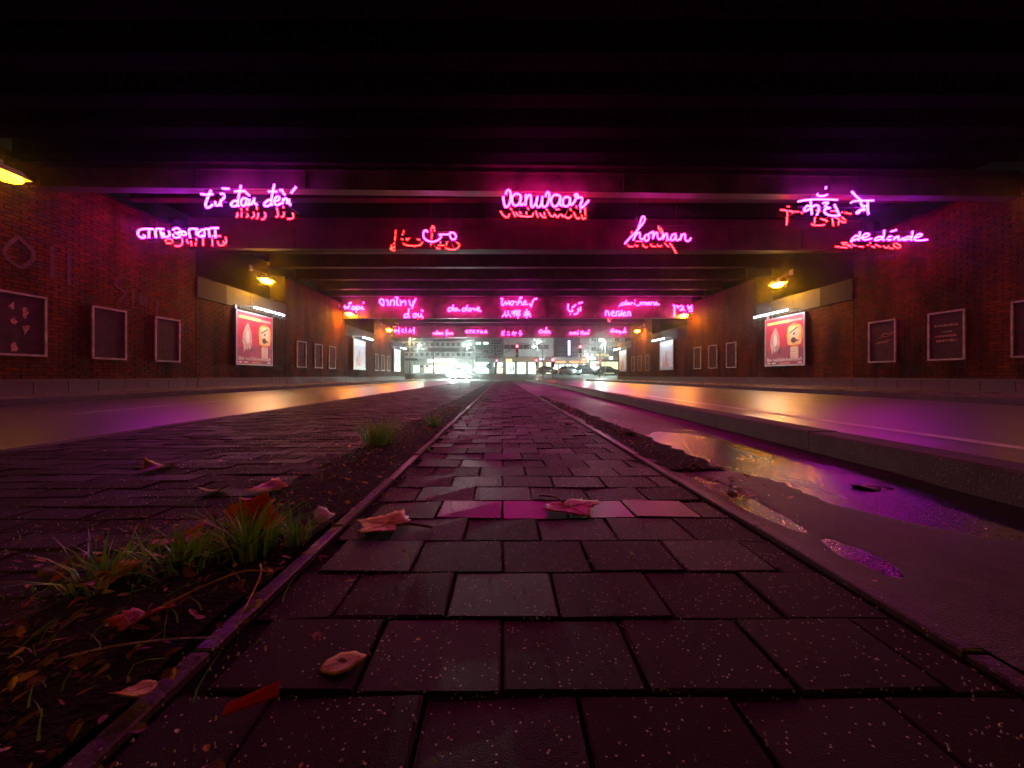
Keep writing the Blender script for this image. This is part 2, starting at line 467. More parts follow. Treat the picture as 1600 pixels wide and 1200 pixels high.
# soil strips and the worn asphalt on the right of the median
def wavy_strip(name, xa, xb, y0, y1, z, m, amp, bulge=0.0, n=60):
    v, f = [], []
    for i in range(n + 1):
        t = (i / n) ** 1.6
        y = y0 + (y1 - y0) * t
        v += [(xa(y) + random.uniform(-amp, amp), y, z), ((xa(y) + xb(y)) / 2, y, z + bulge * random.uniform(.5, 1.2)), (xb(y) + random.uniform(-amp, amp), y, z)]
    for i in range(n):
        f += [(3 * i, 3 * i + 1, 3 * i + 4, 3 * i + 3), (3 * i + 1, 3 * i + 2, 3 * i + 5, 3 * i + 4)]
    return MB().add(v, f, True).build(name, m, kind='structure')
wavy_strip('soil_strip', lambda y: -0.82, lambda y: -0.48, -0.3, 9, 0.001, MAT['soil'], .02, .014)
# worn asphalt with shallow hollows, so that standing water finds its own outline
from mathutils import noise as mnoise, Vector
def hollow(x, y):
    d = 0.0
    for (cx, cy, rx, ry, k, dep) in ((1.38, 1.45, .30, .50, .12, .013), (1.22, 2.25, .30, .75, .05, .011), (.815, 1.36, .045, .30, 0, .014), (.835, .93, .035, .10, 0, .012), (1.35, 3.4, .2, .5, 0, .006)):
        q = ((x - cx - k * (cy - y)) / rx) ** 2 + ((y - cy) / ry) ** 2
        d = max(d, dep * max(0, 1.25 - q) ** .8)
    n1 = mnoise.noise(Vector((x * 5, y * 4, .3))); n2 = mnoise.noise(Vector((x * 19, y * 17, 4.1))); n3 = mnoise.noise(Vector((x * 70, y * 60, 9.0)))
    return .001 - d + .004 * n1 + .0022 * n2 + .0012 * n3
av, af = [], []
ays = [-.5 + .02 * k for k in range(190)] + [3.3 + .12 * k for k in range(40)] + [8.1 + 1.4 * k for k in range(20)]
NX = 44
for y in ays:
    xe = kx(y) + .01
    for k in range(NX + 1):
        x = .737 + (xe - .737) * k / NX
        av.append((x, y, hollow(x, y)))
for i in range(len(ays) - 1):
    for k in range(NX):
        a = i * (NX + 1) + k
        af.append((a, a + 1, a + NX + 2, a + NX + 1))
MB().add(av, af, True).build('worn_asphalt', MAT['old_asphalt'], kind='structure')
wavy_strip('soil_strip', lambda y: 0.742, lambda y: 0.742 + max(.05, .26 - .03 * abs(y - 2.4)), 1.75, 8, 0.003, MAT['soil'], .03, .012)

def puddle(name, pts, z, label):
    return tag(MB().prism_z(pts, z - .0015, z).build(name, MAT['water']), label, 'puddle')
puddle('puddle', [(.92, 1.0), (1.668, 1.0), (1.70, 2.2), (1.72, 3.1), (.92, 3.1)], -.0035, 'wide shallow puddle on the worn asphalt beside the median kerb')
puddle('puddle', [(.745, 1.06), (.90, 1.06), (.90, 1.75), (.745, 1.75)], -.0034, 'narrow puddle lying along the path edging stones')
puddle('puddle', [(.76, .8), (.90, .8), (.90, 1.04), (.76, 1.04)], -.0036, 'smallest puddle, just in front of the narrow one by the edging')

# ================================================================== abutment walls
def in_frame(x, y, z):
    if y < .3: return False
    u = 785 + x / y * 620; v = 587 - (z - .42) / y * 620
    return 0 <= u <= 1600 and 0 <= v <= 1200

BRICK_L, BRICK_H, COURSE, PITCH = 0.238, 0.060, 0.072, 0.25
def brick_mesh_for(length):
    # local: x outwards (proud), y along the wall, z up
    return MB().box(-.02, 0, -length / 2, length / 2, 0, BRICK_H).mesh('brick', MAT['brick'])
BRICK_MESH = brick_mesh_for(BRICK_L)

def abutment(side, y0, y1, ztop, label, singles, holes=(), lintel=False, name='brick_wall'):
    xf = X_LEFT if side < 0 else X_RIGHT
    n = -side                                     # direction out of the wall
    root = empty(name, (xf, y0, WALK_Z))
    tag(root, label, 'wall', 'brick abutment walls of the underpass')
    off = lambda x, y, z: (x - xf, y - y0, z - WALK_Z)
    zp = 0.355
    core = MB(); a, b = sorted((xf - n * .012, xf - n * .7))
    core.box(*[q for q in (a - xf, b - xf)], 0, y1 - y0, 0, ztop - WALK_Z)
    core.build('wall_core', MAT['mortar'], root)
    # plinth
    y = y0
    while y < y1 - .05:
        e = min(y + .6, y1)
        a, b = sorted((n * .05, -n * .02))
        MB().box(a, b, y - y0 + .006, e - y0 - .006, -.02, zp - WALK_Z - .045).build('plinth_block', MAT['plinth'], root)
        y = e
    a, b = sorted((n * .075, -n * .02))
    MB().box(a, b, 0.001, y1 - y0 - .001, zp - WALK_Z - .043, zp - WALK_Z).build('plinth_cap', MAT['plinth'], root)
    # bricks
    cells = []
    c = 0
    z = zp + .008
    while z + BRICK_H < ztop:
        y = y0 + (PITCH / 2 if c % 2 else 0) + .004
        if c % 2: cells.append((y0 + .004, y0 + PITCH / 2 - .008, z))
        while y < y1 - .06:
            e = min(y + BRICK_L, y1 - .004)
            cells.append((y, e, z)); y += PITCH
        z += COURSE; c += 1
    cells = [q for q in cells if not any(h[0] < q[0] and q[1] < h[1] and h[2] < q[2] and q[2] + BRICK_H < h[3] for h in holes)]
    full = [q for q in cells if abs(q[1] - q[0] - BRICK_L) < .001]
    vis = sorted((q for q in full if in_frame(xf, q[0], q[2])), key=lambda q: q[0] + random.uniform(0, .3))[:singles]
    chosen = set(vis)
    for q in vis:
        place('brick', BRICK_MESH, root, (n * random.uniform(0, .006), (q[0] + q[1]) / 2 - y0, q[2] - WALK_Z), (0, 0, (0 if n > 0 else pi) + random.gauss(0, .006)))
    rest = MB()
    for q in cells:
        if q in chosen: continue
        p = n * random.uniform(0, .006)
        a, b = sorted((p, -n * .02))
        rest.box(a, b, q[0] - y0, q[1] - y0, q[2] - WALK_Z, q[2] - WALK_Z + BRICK_H)
    rest.build('brick_courses', MAT['brick'], root, kind='stuff')
    if lintel:
        # concrete bearing blocks, painted paler where poster lamps shine, then a dark recess under the deck
        y = y0
        while y < y1 - .05:
            e = min(y + 1.2, y1)
            a, b = sorted((n * .03, -n * .68))
            MB().box(a, b, y - y0 + .006, e - y0 - .006, ztop - WALK_Z + .004, ztop + .62 - WALK_Z).build('lintel_block', MAT['concrete' if any(abs((y + e) / 2 - q) < 1.6 for q in ((13.95, 24.15, 32.8) if side < 0 else (14.5, 24.9, 33.9))) else 'shaded_concrete'], root)
            y = e
        a, b = sorted((-n * .62, -n * .8))
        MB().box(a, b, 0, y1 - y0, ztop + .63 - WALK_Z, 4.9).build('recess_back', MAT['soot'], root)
    return root

FR_W, FR_H, FR_Z = 0.78, 1.15, 0.78
LEFT_FRAMES = [(7.25, 'fr'), (8.87, 'fr'), (10.41, 'fr'), (17.35, 'c'), (18.95, 'c'), (20.45, 'c'), (27.7, 'e'), (29.1, 'e'), (30.6, 'e')]
RIGHT_FRAMES = [(7.7, 'fr'), (9.28, 'fr'), (10.85, 'fr'), (18.0, 'c'), (19.55, 'c'), (21.1, 'c'), (28.4, 'e'), (30.0, 'e'), (31.5, 'e')]
def holes_for(lst):
    return [(y - .39, y + .39, FR_Z - .02, FR_Z + FR_H + .02) for y, _ in lst]
LF, RF = holes_for(LEFT_FRAMES), holes_for(RIGHT_FRAMES)
for side, H, word, secs in ((-1, LF, 'left', (11.4, 16.1, 22.2, 27.2, 31.3)), (1, RF, 'right', (11.75, 16.2, 22.3, 27.6, 31.9))):
    w = {'left': 'beside the oncoming lane', 'right': 'behind the lane with the solid white line'}[word]
    a, b, c, d, e = secs
    abutment(side, -4.0, a - .012, 4.45, f'nearest dark red brick wall of the underpass {w}', 300, H)
    abutment(side, a, b - .012, 2.68, f'brick wall under pale concrete blocks behind the red lit poster, {w}', 120, H, True)
    abutment(side, b, c - .012, 4.45, f'brick wall between the red lit poster and the second lit poster, {w}', 60, H)
    abutment(side, c, d - .012, 2.68, f'brick wall under concrete blocks behind the second lit poster, {w}', 0, H, True)
    abutment(side, d, e - .012, 4.45, f'brick wall between the second and the farthest lit poster, {w}', 0, H)
    abutment(side, e, EXIT_Y, 2.68, f'last brick wall at the underpass exit {w}', 0, H, True)

# ================================================================== railway bridges overhead
def girder(root, y, z0, z1, skew, thick=.02, flange=.22, stiff=2.05, m='girder'):
    """plate girder across the road: web, flanges and stiffener plates; y is at x=0"""
    xa, xb = X_LEFT + .02, X_RIGHT - .02
    def Y(x): return y + skew * x
    g = MB()
    def skewbox(x0, x1, ya, yb, za, zb):
        g.add([(x0, Y(x0) + ya, za), (x1, Y(x1) + ya, za), (x1, Y(x1) + yb, za), (x0, Y(x0) + yb, za), (x0, Y(x0) + ya, zb), (x1, Y(x1) + ya, zb), (x1, Y(x1) + yb, zb), (x0, Y(x0) + yb, zb)],
              [(3, 2, 1, 0), (4, 5, 6, 7), (0, 1, 5, 4), (1, 2, 6, 5), (2, 3, 7, 6), (3, 0, 4, 7)])
    skewbox(xa, xb, 0, thick, z0 + .03, z1 - .03)
    skewbox(xa, xb, -.02, flange, z0, z0 + .03)
    skewbox(xa, xb, -.02, flange, z1 - .03, z1)
    zm = z0 + (z1 - z0) * .68
    skewbox(xa, xb, -.03, 0, zm, zm + .025)
    g.build('girder', MAT[m], root)
    x = xa + .9
    while x < xb:
        s = MB(); s.box(x - .008, x + .008, Y(x) - .045, Y(x) - .002, z0 + .031, zm - .001)
        s.build('stiffener', MAT[m], root)
        x += stiff

def bridge(label, y0, y1, deck_z, girders, beams=(), close=()):
    root = empty('railway_bridge', (0, 0, 0))
    tag(root, label, 'bridge', 'railway bridges over the road')
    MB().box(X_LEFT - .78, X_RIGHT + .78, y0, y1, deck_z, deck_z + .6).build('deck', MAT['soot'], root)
    for (y, z0, z1, sk) in girders:
        girder(root, y, z0, z1, sk, m='dark_steel' if 11 < y < 12 else 'girder')  # the rear girder takes the darker steel
    for y in close:  # close-set beams, added to hide the lit underside of the near deck
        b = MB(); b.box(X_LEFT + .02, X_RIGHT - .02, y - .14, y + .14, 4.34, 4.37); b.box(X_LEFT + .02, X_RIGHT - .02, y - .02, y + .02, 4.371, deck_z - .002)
        b.build('cross_beam', MAT['soot'], root)
    for (y, z0) in beams:
        b = MB(); b.box(X_LEFT + .02, X_RIGHT - .02, y - .12, y + .12, z0, z0 + .03); b.box(X_LEFT + .02, X_RIGHT - .02, y - .01, y + .01, z0 + .03, deck_z - .002)
        b.build('cross_beam', MAT['dark_steel'], root)
    return root
bridge('nearest railway bridge, a black deck directly overhead', -5.0, 7.30, 5.0, [], [], [-4.4 + .72 * k for k in range(17)])
bridge('railway bridge carrying the two nearest rows of neon words', 7.45, 12.2, 5.3, [(7.72, 4.0, 4.52, .022), (11.2, 3.98, 4.85, .012)], [(9.36, 4.55)])
bridge('dark railway bridge above the red lit posters', 12.4, 21.2, 5.3, [], [(13.2, 4.5), (15.0, 4.5), (16.9, 4.5), (18.8, 4.5), (20.4, 4.5)])
bridge('railway bridge carrying the long middle row of neon words', 21.45, 31.2, 5.3, [(21.7, 3.56, 4.7, 0)], [(24.2, 4.3), (26.6, 4.3), (29.0, 4.3)])
bridge('farthest railway bridge carrying the last row of neon words at the exit', 31.35, EXIT_Y - .3, 5.3, [(31.75, 3.46, 4.4, 0)], [(33.6, 4.3)])
# ================================================================== neon words
SIGN_DATA = {
 'vietnamese': [-4.731,7.394,3.773,0.8,[[-69.8,10.7,-75.1,-1.4,-79.8,-14.8,-78.5,-21.5,-73.1,-21.5,-66.4,-16.1],[-88.6,3.3,-78.5,2.0,-66.4,3.3],[-61.7,-10.7,-61.3,-17.5,-55.7,-17.5,-51.7,-10.7],[-51.0,-8.1,-52.3,-14.8,-50.3,-18.8],[-52.3,3.3,-47.6,4.0,-44.9,0.0,-46.3,-4.7,-51.0,-8.7],[-49.0,13.7,-36.2,13.1],[-19.5,-10.7,-26.2,-9.4,-32.2,-14.8,-31.5,-18.8,-24.8,-19.5,-19.5,-15.4],[-14.1,19.4,-17.4,4.0,-20.1,-13.4,-18.1,-19.5],[-26.2,7.8,-18.1,8.7,-11.4,8.0],[-11.4,9.4,-7.4,8.7,-3.4,4.7,2.0,0.3],[-4.0,-5.4,-10.1,-4.7,-14.1,-10.7,-12.7,-17.5,-7.4,-18.1,-3.4,-12.1],[-2.7,-4.7,-4.7,-13.4,-1.3,-17.5,2.0,-14.8],[2.0,-6.1,1.3,-14.1,4.7,-16.1,9.4,-9.4],[10.7,-4.0,10.1,-12.1,13.4,-15.4,16.1,-16.8],[43.6,-8.1,36.9,-8.1,29.5,-14.8,30.2,-18.8,36.9,-18.8,43.6,-13.4],[48.3,21.5,44.9,6.7,42.3,-12.1,44.3,-17.5],[36.9,7.8,53.0,7.8],[49.0,-9.4,55.7,-8.1,57.7,-2.7,52.3,-2.0,48.3,-8.1,49.0,-14.8,54.3,-17.5,60.4,-13.4],[57.7,10.0,62.4,10.7,64.4,5.4,67.8,2.0],[64.4,-5.4,63.1,-15.4],[63.7,-9.4,69.1,-4.7,71.8,-8.1,71.8,-14.1],[71.8,-9.4,75.8,-6.7,75.8,-14.8,79.2,-16.8],[88.6,16.8,79.2,4.7]],[[-74.2,1.3,-73.5,-5.4,-77.2,-7.6],[-65.3,2.1,-65.3,-7.6],[-54.2,-0.9,-51.9,-5.4,-55.6,-7.6],[-40.8,2.1,-39.3,-5.4,-45.2,-9.8],[-31.1,0.6,-31.9,-8.3,-34.8,-11.3],[-17.7,1.3,-15.5,-3.9,-19.2,-11.3,-24.4,-12.8],[9.0,2.1,9.8,-5.4,5.3,-7.6],[21.7,2.1,21.7,-5.4,16.5,-7.6],[39.5,0.6,41.7,-5.4,38.8,-10.6,29.1,-11.3],[-66.1,11.0,-65.3,5.0],[-54.2,11.0,-53.4,6.5],[-34.8,15.4,-33.3,8.0],[7.5,11.0,9.0,3.5],[20.9,14.0,20.9,11.0]]],
 'tamil': [-7.384,9.035,3.671,0.85,[[-79.1,-5.2,-75.8,-7.4,-76.9,-10.6,-84.2,-10.6,-91.4,-3.8,-89.3,5.7,-77.6,9.2,-56.5,8.6],[-65.9,8.6,-66.7,-11.1],[-50.6,-10.3,-50.3,8.6,-32.4,8.6],[-40.4,7.1,-38.3,-3.1,-35.3,-11.1],[-38.3,-1.6,-33.2,-0.1,-32.4,-6.8,-28.1,-8.9,-20.8,-7.4,-19.3,-0.1,-21.5,4.2],[-12.0,5.7,-7.7,10.1,1.1,10.1,4.7,4.2,-0.4,0.6,11.3,3.5,18.6,-0.9,14.2,-5.2,6.9,-2.3,9.8,4.2],[-11.3,-3.1,-9.8,-9.6,-1.8,-10.6,4.7,-7.4,-6.9,1.2],[27.3,-11.1,25.9,8.6,44.8,8.6],[41.2,7.9,41.9,-5.2],[53.6,-5.2,55.7,-8.2,47.7,-7.4,45.5,-0.1,52.1,5.7,57.9,7.1,60.1,-1.6,59.4,-8.2],[57.9,5.7,63.8,9.2,69.6,7.1,71.8,-8.9],[69.6,8.6,75.4,10.8,91.4,11.2],[84.9,10.1,84.9,-11.1]],[[-101.8,8.9,-98.6,14.5,-90.6,15.2,-84.2,12.9,-83.4,7.2],[-98.6,4.9,-87.4,4.9],[-61.1,18.5,-58.7,12.9,-59.5,3.2,-66.7,-2.3,-77.0,-1.5],[-47.6,14.5,-46.0,6.5,-42.8,5.7],[-37.2,10.5,-35.6,-0.8],[-24.4,17.7,-23.6,11.2],[-25.2,6.5,-26.0,-0.8],[-6.9,17.7,-6.9,-0.8],[16.2,-1.5,15.4,22.5,19.4,23.2],[29.0,10.5,31.4,1.7,36.9,-0.8,44.9,1.7,50.5,9.7,48.1,20.1],[42.5,9.7,44.9,5.7],[22.6,23.2,36.9,22.5]]],
 'arabic': [-1.45,9.168,3.646,0.85,[[-27.6,9.0,-31.2,13.2,-35.4,12.0,-37.8,4.2,-36.0,-4.2,-28.8,-10.2,-18.0,-13.2,-8.4,-11.4,0.0,-6.6,3.6,-0.6,-1.2,3.6,9.6,3.6,20.4,4.2,26.4,8.4,33.6,6.6,37.8,-0.6,34.8,-7.2,28.8,-7.2,24.6,-1.8,23.4,5.4]],[[-124.4,44.3,-124.8,34.5],[-125.7,31.2,-126.3,18.7],[-127.6,13.5,-129.0,9.6],[-134.2,7.6,-135.5,0.4,-129.0,1.7],[-127.0,4.3,-128.3,1.0,-135.5,-0.9,-137.5,-2.3,-131.6,-6.2,-125.7,-5.5],[-104.0,43.7,-104.3,39.1],[-106.6,35.8,-107.3,32.5],[-110.6,22.7,-105.3,21.4],[-97.5,24.0,-95.5,19.4,-90.2,25.3],[-105.3,10.9,-97.5,6.9,-83.0,5.0,-69.9,5.6,-60.7,8.9,-56.8,14.8],[-69.9,21.4,-66.0,22.0,-62.7,19.4],[-33.1,56.2,-27.9,52.9,-27.9,50.3,-35.8,50.3],[-36.4,47.0,-34.4,42.4],[-25.9,47.0,-27.2,42.4],[-32.5,37.1,-33.8,22.7],[-34.4,12.2,-35.8,6.9],[-10.8,14.8,-12.1,10.9],[-17.4,6.3,-1.6,6.3],[-21.3,0.4,-12.1,-2.3],[5.6,15.5,3.0,6.3],[1.0,1.0,8.9,-2.9,19.4,-4.2,29.9,-1.6,35.8,4.3,35.8,9.6,28.6,14.8]]],
 'vanwaar': [0.828,7.518,3.77,0.8,[[-80.9,4.5,-80.3,-5.2,-77.9,-14.3,-74.3,-14.9,-69.4,-8.8,-67.0,3.3,-68.2,14.2,-71.8,16.7,-75.5,13.0,-76.1,8.8],[-48.8,7.0,-56.1,10.0,-63.4,4.5,-64.0,-6.4,-59.7,-12.4,-53.7,-11.2,-48.8,-4.0,-47.6,7.0,-49.4,-5.2,-47.6,-11.8,-42.7,-8.8],[-38.5,8.2,-39.1,-12.4],[-38.5,-4.0,-34.3,5.7,-29.4,7.0,-28.2,-2.7,-28.2,-12.4,-25.2,-15.5,-18.5,-6.4,-16.1,4.5],[-17.3,0.9,-18.5,-10.0,-14.9,-15.5,-10.0,-12.4,-7.6,-2.7,-7.0,4.5],[-7.6,-0.3,-7.6,-10.0,-3.9,-15.5,2.1,-11.2,5.8,0.9,5.8,10.6,2.7,13.0,0.3,9.4,-0.9,4.5],[26.4,5.1,17.9,8.2,10.6,2.1,10.0,-7.6,15.5,-14.9,21.5,-11.2,26.4,-2.7,27.0,5.7,25.8,-5.2,27.6,-11.8,31.2,-12.4],[44.0,2.1,38.5,3.9,32.4,-0.3,31.8,-8.8,36.1,-14.3,42.1,-12.4,45.2,-5.2,45.2,2.1,45.2,-7.6,48.2,-11.8],[48.2,-11.8,54.3,-4.0,56.7,2.1,54.3,7.0,57.9,9.4,60.3,5.7,57.9,2.1,67.6,2.7,67.6,-5.2,64.6,-12.4,67.0,-16.7,72.5,-12.4,80.9,-2.7]],[[-86.8,9.8,-82.8,3.1,-76.1,-2.3,-71.4,-2.9,-67.7,4.4],[-66.7,16.5,-62.6,12.5],[-60.6,8.5,-55.9,-1.6],[-53.9,7.1,-51.2,1.8,-43.9,-0.3,-22.4,-1.6,-17.7,5.8],[-46.5,8.5,-43.2,4.4],[-33.1,8.5,-31.8,3.1],[-30.4,17.2,-27.8,13.8],[-13.0,9.8,-10.3,1.8,-7.6,-2.9],[-4.3,5.8,-0.9,0.4,5.8,-3.6,8.5,-1.6],[4.4,7.1,5.8,1.8],[8.5,13.8,12.5,11.8],[13.8,8.5,17.9,1.1,23.2,-1.6,27.3,3.1,32.6,-2.9,39.3,3.1,44.7,-2.3],[29.3,13.8,36.6,13.8],[46.0,0.4,55.4,-5.0,62.8,0.4],[58.8,15.8,61.5,11.1],[66.8,7.1,70.2,-0.9,75.6,-6.0,79.6,-3.6],[71.5,21.9,72.9,16.5],[82.9,1.8,86.3,-6.3,92.3,-3.6],[90.3,16.5,91.0,1.8],[80.2,16.5,80.9,7.1]]],
 'honnan': [3.636,9.279,3.829,0.85,[[-77.2,-32.2,-67.5,-20.7,-55.3,-8.5,-45.6,2.4,-34.7,15.8,-30.4,25.5,-33.4,32.2,-38.3,26.7,-44.4,7.3,-51.7,-9.8,-57.8,-24.3],[-56.5,-21.9,-51.7,-12.2,-44.4,-6.1,-41.9,-8.5,-41.9,-18.3,-37.1,-21.9,-31.0,-17.0],[-22.5,-11.6,-28.6,-12.2,-31.0,-19.5,-28.6,-25.6,-22.5,-23.1,-20.7,-15.8,-23.7,-11.0,-10.3,-3.7],[-10.3,-3.7,-11.6,-20.7],[-10.3,-17.0,-6.7,-8.5,-1.8,-6.1,-0.6,-17.0,3.0,-21.9,9.1,-18.3,12.8,-9.8],[12.8,-9.8,12.2,-21.9],[13.4,-18.3,17.6,-9.8,21.3,-9.8,22.5,-20.7,26.1,-23.7],[41.9,-9.8,34.7,-11.0,29.8,-19.5,32.2,-24.3,38.3,-21.9,42.6,-12.2,41.9,-20.7,45.6,-24.3,51.7,-20.7],[55.3,-9.8,52.9,-23.1],[53.5,-19.5,57.8,-11.0,63.8,-11.0,63.8,-21.9,68.7,-26.2,74.8,-23.1,77.2,-18.9]],[[-33.7,27.2,-32.4,21.9],[35.3,41.8,35.3,35.2,40.6,25.9,44.6,20.6],[39.3,36.5,44.6,28.5,48.6,20.6],[53.9,7.3,55.2,2.0],[-44.3,-6.0,-39.0,-11.3,-29.7,-11.3],[-25.8,-6.0,-21.8,-9.9,-17.1,-9.9],[-23.1,2.7,-5.8,2.0],[-5.2,-4.6,-3.2,-9.9,2.8,-13.3,6.8,-11.9],[14.7,-4.6,18.0,-9.9,28.7,-11.9],[31.3,-6.6,38.0,-11.3,43.3,-8.6],[50.6,-2.6,61.2,-12.6],[63.2,-2.0,71.1,-12.6,80.4,-28.5]]],
 'hindi': [6.421,7.639,3.777,0.8,[[-72.7,-0.4,-63.5,1.6,-45.2,3.6,-22.9,3.9,3.3,2.9],[-49.1,2.9,-47.1,-12.1,-46.5,-25.2],[-47.1,-12.1,-54.3,-8.1,-60.9,-14.8,-59.6,-18.6,-53.0,-16.1,-47.1,-12.1,-39.9,-7.6,-33.4,-9.4,-33.4,-17.4,-36.7,-26.6],[-36.0,14.8,-34.0,10.8,-25.5,10.1,-16.4,12.8],[-19.0,27.9,-19.6,23.9],[-24.9,-3.6,-19.0,-1.6,-15.1,-2.9,-20.9,-9.4,-11.1,-13.4,-20.9,-14.8,-21.6,-21.2,-15.1,-25.9,-4.6,-27.9,7.2,-27.1],[-3.3,-5.6,2.0,-16.1,7.2,-27.9],[30.1,19.4,38.6,10.1,47.8,2.2],[28.8,-2.9,38.6,0.9,72.7,1.6],[47.8,0.9,49.8,-8.1,55.6,-17.4,47.8,-16.1,39.9,-21.2,42.6,-23.2,49.1,-16.1],[50.4,-8.9,60.9,-9.4],[61.5,0.9,60.9,-13.4,62.8,-25.2]],[[-50.6,16.8,-37.6,15.2,-36.2,2.9,-37.6,-15.1],[-36.2,24.4,-31.8,23.9],[-33.3,14.6,-25.3,13.9,-25.8,10.2],[-21.7,13.1,-12.3,12.9],[-7.2,12.4,-3.6,9.4],[24.6,15.9,34.7,15.2],[23.1,1.6,21.7,-11.4],[15.2,-12.9,21.7,-15.6,36.2,-15.9,43.4,-14.4],[34.7,-1.4,47.7,-5.8,47.0,-8.6],[59.3,-0.6,62.2,-17.2],[65.1,0.9,73.8,-2.9,72.3,-15.1],[79.5,1.6,87.5,-4.2],[78.1,-5.8,81.0,-9.4,88.2,-8.6],[86.8,10.9,99.8,8.4],[79.5,12.4,81.7,11.6],[56.4,14.6,69.4,14.6]]],
 'dedonde': [9.162,9.397,3.726,0.85,[[-69.7,10.4,-70.5,-1.8,-75.0,-7.8,-70.5,-9.3],[-71.2,-0.2,-79.6,0.6,-88.7,-7.8,-85.6,-10.0,-75.0,-6.2],[-88.7,-7.8,-90.2,-10.8,-88.7,-14.6],[-67.4,-4.8,-53.8,-1.8,-47.7,2.9,-50.8,6.2,-58.4,4.4,-64.4,-3.2,-59.9,-8.5,-50.8,-7.8,-41.7,-5.5],[-12.1,14.2,-12.9,1.2,-15.9,-7.8,-11.4,-9.3],[-15.9,-1.8,-25.0,-1.8,-34.1,-7.0,-31.1,-10.0,-22.0,-7.8,-14.4,-3.2],[-5.3,-7.8,-0.8,-1.8,5.3,-0.2],[-2.3,-9.3,3.8,-8.5],[3.8,10.7,16.7,14.7],[12.1,-1.8,10.6,-9.3],[11.4,-7.0,18.9,-0.9,22.0,-1.8,21.2,-7.8,25.0,-9.3,32.6,-4.8],[55.3,11.9,53.8,-0.2,50.8,-7.8,53.8,-9.3],[51.5,-1.8,43.2,-1.8,32.6,-7.0,35.6,-9.3,46.2,-7.0],[58.4,-4.8,72.0,-0.9,77.3,2.9,73.5,5.1,65.9,2.9,59.9,-4.8,62.9,-10.0,75.0,-10.0,90.2,-8.5]],[[-56.0,3.2,-43.6,1.6,-26.2,-0.4],[-40.3,12.4,-25.4,12.4],[-37.8,8.2,-27.0,7.4,-13.8,0.8],[-21.3,8.2,-18.8,4.9],[-8.9,6.6,-2.2,4.1],[4.4,3.2,15.9,1.9],[-13.8,9.9,-10.5,6.6],[25.9,7.4,29.2,6.6],[36.6,4.1,45.7,0.8],[47.3,8.2,60.6,2.4],[67.2,4.9,75.4,-0.9,82.0,4.1],[83.7,-0.9,93.6,-2.0],[95.3,11.5,95.3,4.1,106.8,-1.8],[100.2,12.4,111.8,4.9,110.1,-0.0],[32.5,12.4,35.8,11.5]]],
 'wapi': [-7.961,21.35,4.085,0.45,[[-52.5,10.6,-49.2,-7.2,-37.9,4.1,-34.7,-5.6,-26.6,13.8,-28.2,23.5,-16.9,25.1],[4.0,4.1,-8.9,5.7,-15.3,-5.6,-5.6,-10.4,4.0,0.9,7.3,-8.8],[13.7,10.6,12.1,-8.8,8.9,-26.6],[12.1,0.9,26.6,5.7,29.9,-4.0,16.9,-10.4],[42.8,7.3,41.2,-7.2,52.5,-7.2],[47.6,26.7,51.2,26.1]],[[51.6,11.9,56.6,-1.3,50.0,-9.5],[38.4,-9.5,43.4,-9.5],[7.1,-7.9,12.1,-9.5]]],
 'thai': [-5.636,21.35,4.344,0.45,[[-92.8,-0.8,-97.7,4.0,-92.8,17.0,-81.5,18.6,-75.1,7.3,-76.7,-15.3,-88.0,-7.3,-91.2,-0.8],[-63.8,12.1,-54.1,13.7,-52.5,-15.3],[-39.5,-15.3,-37.9,7.3,-29.9,13.7,-18.6,10.5,-18.6,-15.3],[-13.7,28.3,-5.6,31.5,0.8,23.4,-4.0,17.0,-4.0,-2.4,-0.8,-13.7,5.6,-10.5],[12.1,13.7,16.9,0.8,15.3,-15.3],[16.9,-2.4,33.1,8.9,41.2,7.3,42.8,-13.7],[60.5,13.7,65.4,0.8,68.6,-13.7,83.1,-10.5,97.7,23.4],[84.7,10.5,83.1,-12.1,76.7,-31.5]],[[-60.5,-17.9,-58.9,-23.9],[-40.7,-17.3,-39.1,-19.9],[7.1,-16.6,8.7,-19.9],[33.4,-16.6,35.1,-21.2]]],
 'dou': [-4.765,21.35,3.787,0.45,[[-26.6,24.2,-29.9,-11.3,-23.4,-24.2],[-31.5,-4.8,-47.6,-6.4,-50.8,-21.0,-37.9,-22.6,-29.9,-11.3],[10.5,-1.6,-0.8,-6.4,-2.4,-19.4,8.9,-21.0,13.7,-8.1,10.5,-1.6],[23.4,-1.6,23.4,-19.4,34.7,-19.4,41.2,-3.2],[39.5,-6.4,41.2,-19.4,50.8,-22.6],[39.5,16.2,50.8,9.7]],[[33.6,-20.9,38.6,-23.5],[10.6,-22.6,13.9,-24.2]]],
 'dadove': [-2.033,21.35,4.055,0.45,[[-61.0,17.4,-64.9,-5.8,-59.1,-15.5],[-66.8,0.0,-82.3,1.9,-90.1,-11.6,-82.3,-17.4,-66.8,-7.7],[-39.7,-1.9,-53.3,-1.9,-57.1,-11.6,-47.5,-15.5,-37.8,-3.9,-35.8,-12.8,-24.2,-11.6],[14.5,15.5,10.7,-7.7,16.5,-15.5],[8.7,-1.9,-6.8,0.0,-12.6,-11.6,-4.8,-17.4,8.7,-7.7],[35.8,-1.9,24.2,-1.9,22.3,-13.5,32.0,-15.5,39.7,-5.8,49.4,-1.9],[49.4,0.0,55.2,-13.5,64.9,-1.9],[64.9,-9.7,78.4,-3.9,76.5,3.9,66.8,0.0,68.8,-13.5,90.1,-15.5]],[[-70.5,-18.0,-54.7,-21.2,-38.9,-16.1],[36.3,-18.0,39.4,-18.8],[56.0,-18.0,62.0,-20.4]]],
